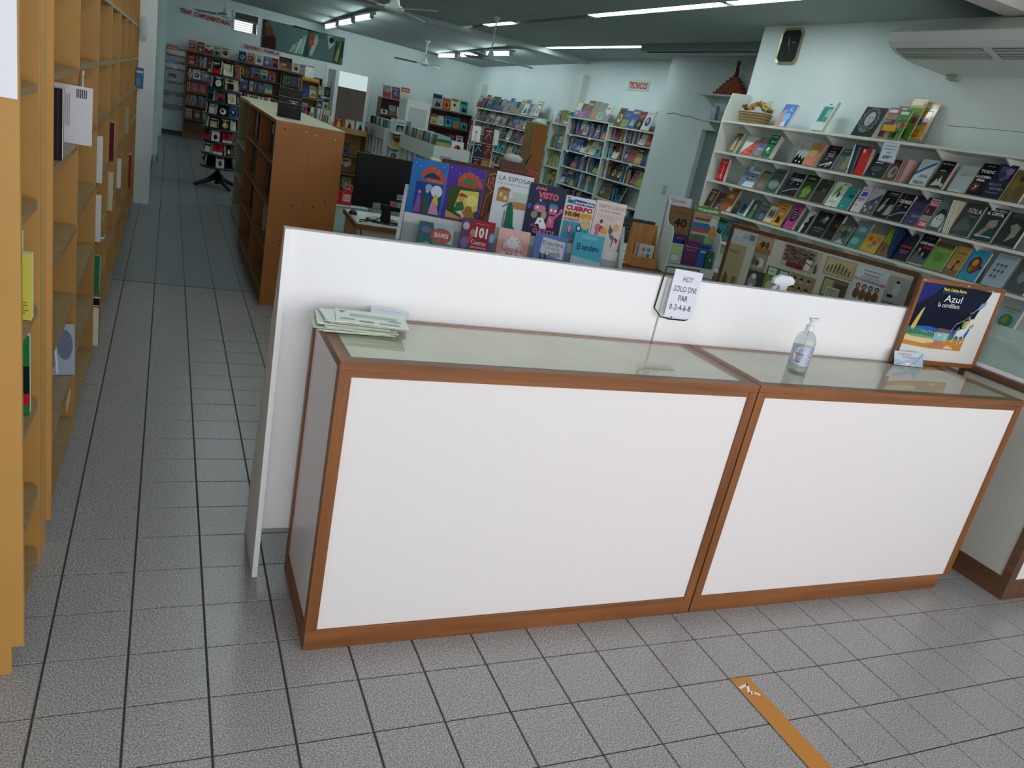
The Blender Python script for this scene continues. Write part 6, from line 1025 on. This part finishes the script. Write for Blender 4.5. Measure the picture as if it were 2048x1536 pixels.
for x0, x1, nm, sd in ((3.84, 4.66, 'left brown case of picture books behind the white cupboard', 120), (5.0, 6.0, 'right brown case of picture books near the rear right corner', 130)):
    o, FM = case('bookcase', nm, 'bookcase', (x0, 15.9, 0), 0, x1 - x0, 1.58, .28, (.45, .82, 1.2), mat('5a3826', .55), .022)
    ph = 'left' if sd == 120 else 'right'
    for k, z in enumerate((1.58, 1.222, .842, .472)): fill(FM, .04, x1 - x0 - .04, .03, z + (.001), .30 if k == 0 else .24, random.Random(sd + k), '%s shelf, %s brown rear case' % (['top', 'second', 'third', 'fourth'][k], ph), 'picture books on the brown rear cases', 'face', ['white', 'black', 'pale blue', 'teal', 'lime green', 'cream', 'white', 'dark red', 'grey'], sc_=1.35 if k == 0 else 1.1)
# ------------------------------------------------------------------ ochre double unit seen end on
o = thing('cabinet', 'tall narrow ochre cabinet standing in front of the white rear shelves', 'cabinet', (4.49, 9.0, 0))
bx('front_panel', (0, .215, 0, .02, 0, 1.65), OK3, o, .002, 'orange front of the cabinet, sides coloured as in shade'); bx('side_panel', (0, .02, .0205, .34, 0, 1.65), mat('8a6a30', .6), o); bx('side_panel', (.195, .215, .0205, .34, 0, 1.65), mat('8a6a30', .6), o)  # sides and back take a darker ochre that stands for their shade
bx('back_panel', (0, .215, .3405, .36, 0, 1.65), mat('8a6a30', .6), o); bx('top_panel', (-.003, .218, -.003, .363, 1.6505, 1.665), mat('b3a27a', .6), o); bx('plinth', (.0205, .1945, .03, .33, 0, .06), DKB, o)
tag(obj('crumpled_bag', MB().lathe([(0, 0), (.09, .0), (.07, .03), (.03, .05), (0, .045)], mat('c5cac4', .4), 9, (4.59, 9.18, 1.6655))), 'crumpled pale bag on top of the narrow ochre cabinet', 'bag')
# ------------------------------------------------------------------ white wall cases on the right, rear
WC = mat('cbd5cc', .5); TG = 'books in the white technical bookcases'
o, FA2 = case('bookcase', 'left white technical bookcase full of blue and white books', 'bookcase', (5.92, 10.84, 0), R(-90), 1.42, 1.90, .27, (.15, .47, .765, 1.06, 1.33, 1.60), WC, .02, back=True)
o, FB2 = case('bookcase', 'right white technical bookcase under the red lettering', 'bookcase', (5.92, 9.41, 0), R(-90), 1.34, 1.86, .27, (.15, .44, .74, 1.05, 1.355, 1.63), WC, .02)
bl = ['blue', 'white', 'blue', 'dark blue', 'black', 'grey', 'cream']; dk = ['dark blue', 'black', 'purple', 'white', 'teal', 'red', 'brown', 'yellow']
for k, z in enumerate((1.90, 1.62, 1.35, 1.08, .785, .49)): fill(FA2, .05, 1.38, .03, z, .30 if k == 0 else .25, random.Random(140 + k), '%s level, left technical bookcase' % ('top' if k == 0 else ORD[k]), TG, 'face' if k == 0 else 'mix', bl if k else ['white', 'grey', 'grey', 'grey', 'white', 'brown'], sc_=1.3 if k == 0 else 1.1)
for k, z in enumerate((1.86, 1.65, 1.375, 1.07, .76, .46)): fill(FB2, .05, 1.30 if k != 4 else .9, .03, z, .30 if k == 0 else .25, random.Random(150 + k), '%s level, right technical bookcase' % ('top' if k == 0 else ORD[k]), TG, 'face' if k == 0 else 'mix', dk if k else ['dark red', 'white', 'brown', 'blue', 'grey'], sc_=1.3 if k == 0 else 1.1)
for F_, q in ((FA2, 1.60), (FA2, 1.33), (FB2, 1.355)):
    for x in (.2, .9): 
        o2 = obj('shelf_label', MB().box(-.04, .04, -.003, -.001, -.018, .012, mat('dfe0c8' if F_ is FA2 else 'd8e0e0', .5))); o2.matrix_world = F_ @ RT((x, 0, q)); tag(o2, '%s paper strip on %s shelf edge, %s technical bookcase' % ('left' if x < .5 else 'right', {1.60: 'top', 1.33: 'second', 1.355: 'second'}[q], 'left' if F_ is FA2 else 'right'), 'tag', 'paper strip labels on the technical bookcases')
# poster strip panel and narrow case between
o, FN = case('bookcase', 'narrow white case left of the technical bookcases', 'bookcase', (5.94, 11.55, 0), R(-90), .66, 1.75, .25, (.35, .65, .98, 1.3), WC, .02)
for k, z in enumerate((1.75, 1.32, 1.0, .67, .37)): fill(FN, .03, .62, .03, z, .26 if k == 0 else .24, random.Random(160 + k), '%s shelf, narrow white case' % ['top', 'second', 'third', 'fourth', 'fifth'][k], 'books in the narrow white case', 'mix', ['red', 'teal', 'yellow', 'white', 'cream', 'lime green'])
pn = thing('sticker_panel', 'white upright panel with yellow warning sign stickers', 'panel', (5.85, 12.0, 0), R(-90)); bx('board', (0, .4, 0, .02, 0, 1.78), WC, pn)
obj('stickers', put(MB(), [('P', [(.35, .80), (.65, .80), (.5, .90)], 'c9b43c'), ('P', [(.42, .82), (.58, .82), (.5, .87)], '2a2a20'), ('R', .35, .75, .65, .79, 'c9b43c'), ('E', .45, .52, .32, .13, '2a8a8c'), ('E', .45, .52, .2, .08, '1f2a60'), ('E', .5, .36, .2, .12, '3a2c70')], .4, 1.5, 0, .25, -.0005), pn)
# long white wall shelves further back
ws = thing('wall_shelving', 'white wall shelving along the rear right wall', 'shelving', (5.92, 15.72, 0), R(-90)); WSH = Matrix.Translation((5.92, 15.72, 0)) @ Matrix.Rotation(R(-90), 4, 'Z')
for k, z in enumerate((.45, .72, .98, 1.245, 1.51, 1.78)):
    bx('shelf', (0, 3.65, 0, .27, z - .018, z), WC, ws)
    for x in (.1, .95, 1.8, 2.65, 3.5): obj('bracket', MB().prism([(.03, z - .0185), (.27, z - .0185), (.27, z - .11)], x, x + .01, WC, 'x'), ws)
for x in (0, 3.64): bx('side_rail', (x, x + .01, .26, .275, .3, 1.9), WC, ws)
for k, z in enumerate((1.78, 1.51, 1.245, .98, .72)):
    fill(WSH, .08, 3.55, .02, z + .001, .32 if k == 0 else .245, random.Random(170 + k), '%s level, rear right wall shelving' % ('top' if k == 0 else ORD[k]), 'face-out books on the rear right wall shelving', 'face', ['grey', 'white', 'brown', 'teal', 'dark red', 'pale blue', 'cream', 'dark green', 'grey', 'black', 'orange', 'pale blue'], sc_=1.25)
# ------------------------------------------------------------------ brown topped hutch behind the display stand
hu = thing('desk_screen', 'pale low screen with brown edging behind the picture books', 'screen', (1.80, 4.84, 0), R(-14)); 
bx('panel', (.02, .80, .008, .02, .0, 1.15), mat('b5a08c', .6), hu); bx('top_edge', (0, .82, 0, .03, 1.1505, 1.182), DKB, hu); bx('side_post', (0, .0195, 0, .03, 0, 1.15), DKB, hu); bx('side_post', (.8005, .82, 0, .03, 0, 1.15), DKB, hu)
bx('shelf_top', (.02, .80, .0305, .35, 1.12, 1.14), mat('8a6a50', .5), hu); bx('side_panel', (-.09, -.0005, .03, .35, 0, 1.15), mat('b9b5a2', .6), hu)
cy = thing('caddy', 'brown carry box with red contents on the brown edged screen', 'caddy', (2.46, 4.86, 1.142), R(-14)); 
for a in ((-.11, .11, -.06, -.052, 0, .12), (-.11, .11, .052, .06, 0, .12), (-.11, -.102, -.0515, .0515, 0, .12), (.102, .11, -.0515, .0515, 0, .12), (-.1015, .1015, -.0515, .0515, 0, .008)): bx('box_side', a, mat('5c3c2a', .5), cy)
obj('handle', MB().tube([(.11, 0, .1), (.16, 0, .22)], .006, BLK, 6), cy); bx('red_block', (-.09, .09, -.07, -.0605, .0, .05), mat('a82c2c', .5), cy)
obj('tissue', MB().lathe([(.08, .12), (.09, .15), (.05, .18), (0, .17)], mat('b9b5aa', .7), 8), cy)
tag(obj('red_case', MB().box(-.05, .05, -.03, .03, 0, .07, mat('a8262c', .4)), None, (2.63, 4.80, 1.142), (0, R(12), R(-14)), .004), 'small bright red case beside the brown carry box', 'box')
tag(obj('red_tin', MB().lathe([(0, 0), (.018, 0), (.018, .05), (0, .05)], mat('c83030', .4), 12), None, (2.28, 4.87, 1.142)), 'tiny red and white tin on the brown edged screen', 'tin')
tag(obj('black_pouch', MB().box(-.05, .05, -.03, .03, 0, .05, BLK), None, (2.35, 4.90, 1.142), (0, 0, R(-14)), .012), 'small black pouch beside the tiny red tin', 'pouch')
# ------------------------------------------------------------------ alcove shelves with brick pyramid and bottle
for z, y0, y1, l in ((2.405, 6.0, 6.98, 'upper white alcove shelf carrying the brick pyramid'), (2.10, 5.9, 6.75, 'lower white alcove shelf with the metal case')):
    s = thing('alcove_shelf', l, 'shelf', (5.68, y0, z)); bx('board', (0, .2195, 0, y1 - y0, -.02, 0), mat('c5cfc8', .5), s)
    for y in (.12, y1 - y0 - .14): obj('bracket', MB().prism([(.03, -.0205), (.2195, -.0205), (.2195, -.14)], y, y + .01, WC, 'y'), s)
py = thing('brick_pyramid', 'red miniature brick pyramid on the upper alcove shelf', 'ornament', (5.79, 6.43, 2.4055)); BR = mat('a2492f', .8); BR2 = mat('8c3c28', .8)
for lv in range(6):
    n_ = 7 - lv
    for i in range(n_): bx('brick', ((-.05 + .006 * lv), (.05 - .006 * lv), (i - n_ / 2) * .085 + .002, (i - n_ / 2) * .085 + .083, lv * .036, lv * .036 + .034), BR if (i + lv) % 2 else BR2, py)
tag(obj('figurine', MB().lathe([(0, 0), (.03, 0), (.034, .05), (.02, .10), (.015, .13), (.024, .15), (.02, .18), (0, .19)], mat('5c2a24', .3), 14).box(-.036, -.03, -.012, .012, .02, .09, mat('e4dcd0', .4)), None, (5.79, 6.43, 2.622)), 'small dark red and white figurine on top of the brick pyramid', 'figurine')
tag(obj('metal_case', MB().box(-.03, .03, -.055, .055, 0, .17, mat('8fa5b5', .25, .5, .8)), None, (5.78, 6.62, 2.1015), (R(-6), 0, 0), .012), 'shiny metal case on the lower alcove shelf', 'case')
for i in range(3): tag(obj('dark_box', MB().box(-.05, .05, -.07, .07, 0, .035, mat(['2a3340', '39323c', '232a34'][i], .4)), None, (5.78, 6.30 + .01 * i, 2.1015 + .036 * i), (0, 0, R(5 * i))), '%s flat dark box of the pile beside the metal case' % ['lowest', 'middle', 'topmost'][i], 'box', 'flat dark boxes on the alcove shelf')
es = MB().box(-.14, .14, 0, .006, 0, .085, mat('1f6a52', .4)); put(es, [T_(.12, .5, .88, .9, 'b9d8c8', 'SALIDA', .02), ('P', [(.3, .12), (.5, .38), (.7, .12)], 'b9d8c8')], .28, .085, -.14, 0)
tag(obj('exit_sign', es, None, (5.892, 6.55, 1.998), (0, 0, R(-90))), 'small green exit sign with white lettering above the grey door', 'sign')
tag(obj('light_switch', MB().box(5.89, 5.8995, 7.42, 7.49, 1.08, 1.20, mat('a9bab2', .4)), bevel=.002), 'small pale switch plate on the wall right of the technical bookcases', 'switch')
#@@SECTION lights
TUBE = mat('eafcff', .5, .5, 0, 21); TUB2 = mat('eafcff', .5, .5, 0, 24); HS = mat('a5ada9', .5)
def tube_light(label, x, y0, y1, z, recessed=False):
    o = thing('ceiling_light', label, 'ceiling light', (x, y0, z), 0, 'fluorescent ceiling lights'); L_ = y1 - y0
    if recessed:
        bx('tube', (-.045, .045, .02, L_ - .02, .0, .012), TUBE, o); bx('housing', (-.055, .055, 0, L_, .014, .03), mat('4a5052', .5), o)
    else:
        bx('housing', (-.05, .05, -.08, L_ + .08, .035, .07), HS, o); obj('tube', MB().tube([(0, .03, .0), (0, L_ - .03, .0)], .028, TUB2, 10), o)
        for y in (-.01, L_): bx('end_cap', (-.03, .03, y - .02, y + .03, -.03, .0345), HS, o)
zr = lambda x, y: 2.90 - .012 * (x + 1.12) - (.0135 + .0) * (y - 11.29) - .10
for j, (X_, nm) in enumerate(((2.52, 'left'), (5.0, 'right'))):
    for i, y in enumerate((11.75, 13.25, 14.75)):
        tube_light('%s tube light of the %s rear row, counted from the beam' % (ORD[i], nm), X_, y, y + 1.15, zr(X_, y + .6))
for i, (y0, y1) in enumerate(((8.05, 9.2), (9.22, 10.37), (10.39, 11.0))): tube_light('%s recessed tube of the long row before the beam, right side' % ORD[i], 5.35, y0, y1, 2.882, True)
for i, (y0, y1) in enumerate(((3.05, 4.28), (4.40, 5.6), (5.62, 6.8), (9.15, 10.2))): tube_light('%s recessed tube of the middle ceiling slot' % ORD[i], 3.90, y0, y1, 2.882, True)
for i, (y0, y1) in enumerate(((3.2, 4.4), (5.6, 6.8), (8.7, 9.9))): tube_light('%s recessed tube of the left ceiling slot' % ORD[i], 2.2, y0, y1, 2.882, True)
fx = thing('unlit_fixture', 'long unlit grey ceiling fixture between the alcove and the clock wall', 'ceiling light', (5.30, 4.95, 2.78)); bx('housing', (-.08, .08, 0, 2.85, .0205, .099), mat('77827e', .5), fx, .004); obj('diffuser', MB().tube([(0, .05, 0), (0, 2.8, 0)], .02, mat('9aa5a0', .3), 10), fx); bx('end_bracket', (-.04, .04, -.03, .04, -.02, .02), mat('c5cac6', .4), fx)
# ceiling fans
def fan(label, x, y, zc, zh, a0):
    o = thing('ceiling_fan', label, 'fan', (x, y, zh), 0, 'white ceiling fans'); FW = mat('c9d0cc', .4)
    obj('rod', MB().tube([(0, 0, .06), (0, 0, zc - zh - .03)], .011, FW, 8), o); obj('canopy', MB().lathe([(.012, zc - zh - .07), (.05, zc - zh - .012), (.05, zc - zh - .002)], FW, 16), o)
    obj('motor', MB().lathe([(0, -.035), (.05, -.035), (.09, -.015), (.09, .01), (.05, .03), (.035, .08), (.012, .12)], FW, 20), o)
    for k in range(3):
        a = R(a0 + 120 * k); T = Matrix.Rotation(a, 4, 'Z') @ Matrix.Rotation(R(10), 4, 'X')
        obj('blade', MB().box(.16, .60, -.055, .055, -.004, .004, mat('8d9793', .5), T), o); obj('blade_arm', MB().box(.07, .17, -.015, .015, -.006, .004, FW, T), o)
for i, (y0, y1) in enumerate(((-.6, .6), (1.2, 2.4), (3.0, 4.2), (4.8, 6.0), (6.6, 7.8))): tube_light('%s unseen tube added above the aisle for light' % ORD[i], .35, y0, y1, 2.868, True)  # added tubes above the frame, unseen, to brighten the aisle
fan('white ceiling fan over the rear wall cases, far left', .44, 13.6, 2.845, 2.35, 20)
fan('white ceiling fan at the top edge nearest the camera', 1.46, 5.9, 2.879, 2.35, 50)
fan('white ceiling fan deep in the shop before the rear wall', 4.19, 14.15, 2.79, 2.35, 160)
fan('white ceiling fan with one long blade pointing right', 3.58, 8.9, 2.879, 2.35, -15)
#@@SECTION cull
# leave out shelf-filling books the camera's place cannot show; join the smallest into one object
bpy.context.view_layer.update(); eye = Vector((-.3691, -1.71918, 1.56568)); sized = []
from mathutils.bvhtree import BVHTree
VV, PP, OW = [], [], []
for o in sc.objects:
    if o.type != 'MESH' or o.name.startswith(('tile', 'floor', 'cover_print')): continue
    b = len(VV); Mw = o.matrix_world.copy(); VV += [Mw @ v.co for v in o.data.vertices]
    nm = o.parent.name if o.parent else o.name
    for p in o.data.polygons: PP.append(tuple(b + i for i in p.vertices)); OW.append(nm)
tree = BVHTree.FromPolygons(VV, PP, all_triangles=False)
def seen(o):
    bb = [Vector(c) for c in o.bound_box]; ctr = sum(bb, Vector()) / 8; n = 0
    for k in [ctr] + [ctr.lerp(b, f) for b in bb for f in (.55, .9)]:
        p = o.matrix_world @ k; q = Mi @ p
        if q.z > -.1 or abs(q.x / q.z) * 1527 > 1050 or abs(q.y / q.z) * 1527 > 790: continue
        d = p - eye; loc, nr, idx, ds = tree.ray_cast(eye, d.normalized(), d.length + .02)
        if idx is not None and OW[idx] == o.name: n += 1
    return n
BK = [o for o in sc.objects if o.get('category') == 'book']; tot = len(BK)
gone = 0; DEL = []; KIDS = {}
for q in sc.objects:
    if q.parent: KIDS.setdefault(q.parent.name, []).append(q)
names_ = {o.name for o in FILLED}
for o in [o for o in BK if (o.name in names_ or o.get('group') == CG)]:
    n = seen(o); dd = (o.matrix_world.translation - eye).length
    if n == 0:
        DEL += KIDS.get(o.name, []) + [o]; gone += 1; continue
    if o.name in names_: sized.append((n * max(o.dimensions.x * .5 + o.dimensions.y * .3, .01) * o.dimensions.z / dd ** 2, o.name))
left = tot - gone; sized.sort(); cut = max(0, left - 300)
V, Fc, MI, ML = [], [], [], []
for _, nme in sized[:cut]:
    o = bpy.data.objects[nme]; me = o.data; b = len(V); Mw = o.matrix_world
    V += [tuple(Mw @ v.co) for v in me.vertices]
    for p in me.polygons:
        m = me.materials[p.material_index]
        if m not in ML: ML.append(m)
        Fc.append(tuple(b + i for i in p.vertices)); MI.append(ML.index(m))
    DEL.append(o)
bpy.data.batch_remove(DEL)
if cut:
    me = bpy.data.meshes.new('book'); me.from_pydata(V, [], Fc)
    for m in ML: me.materials.append(m)
    me.polygons.foreach_set('material_index', MI); me.update()
    tag(link('book', me), 'the many small books on the far shelves of the shop', 'book', None, 'stuff')
print('BOOKS total', tot, 'unseen', gone, 'joined', cut)
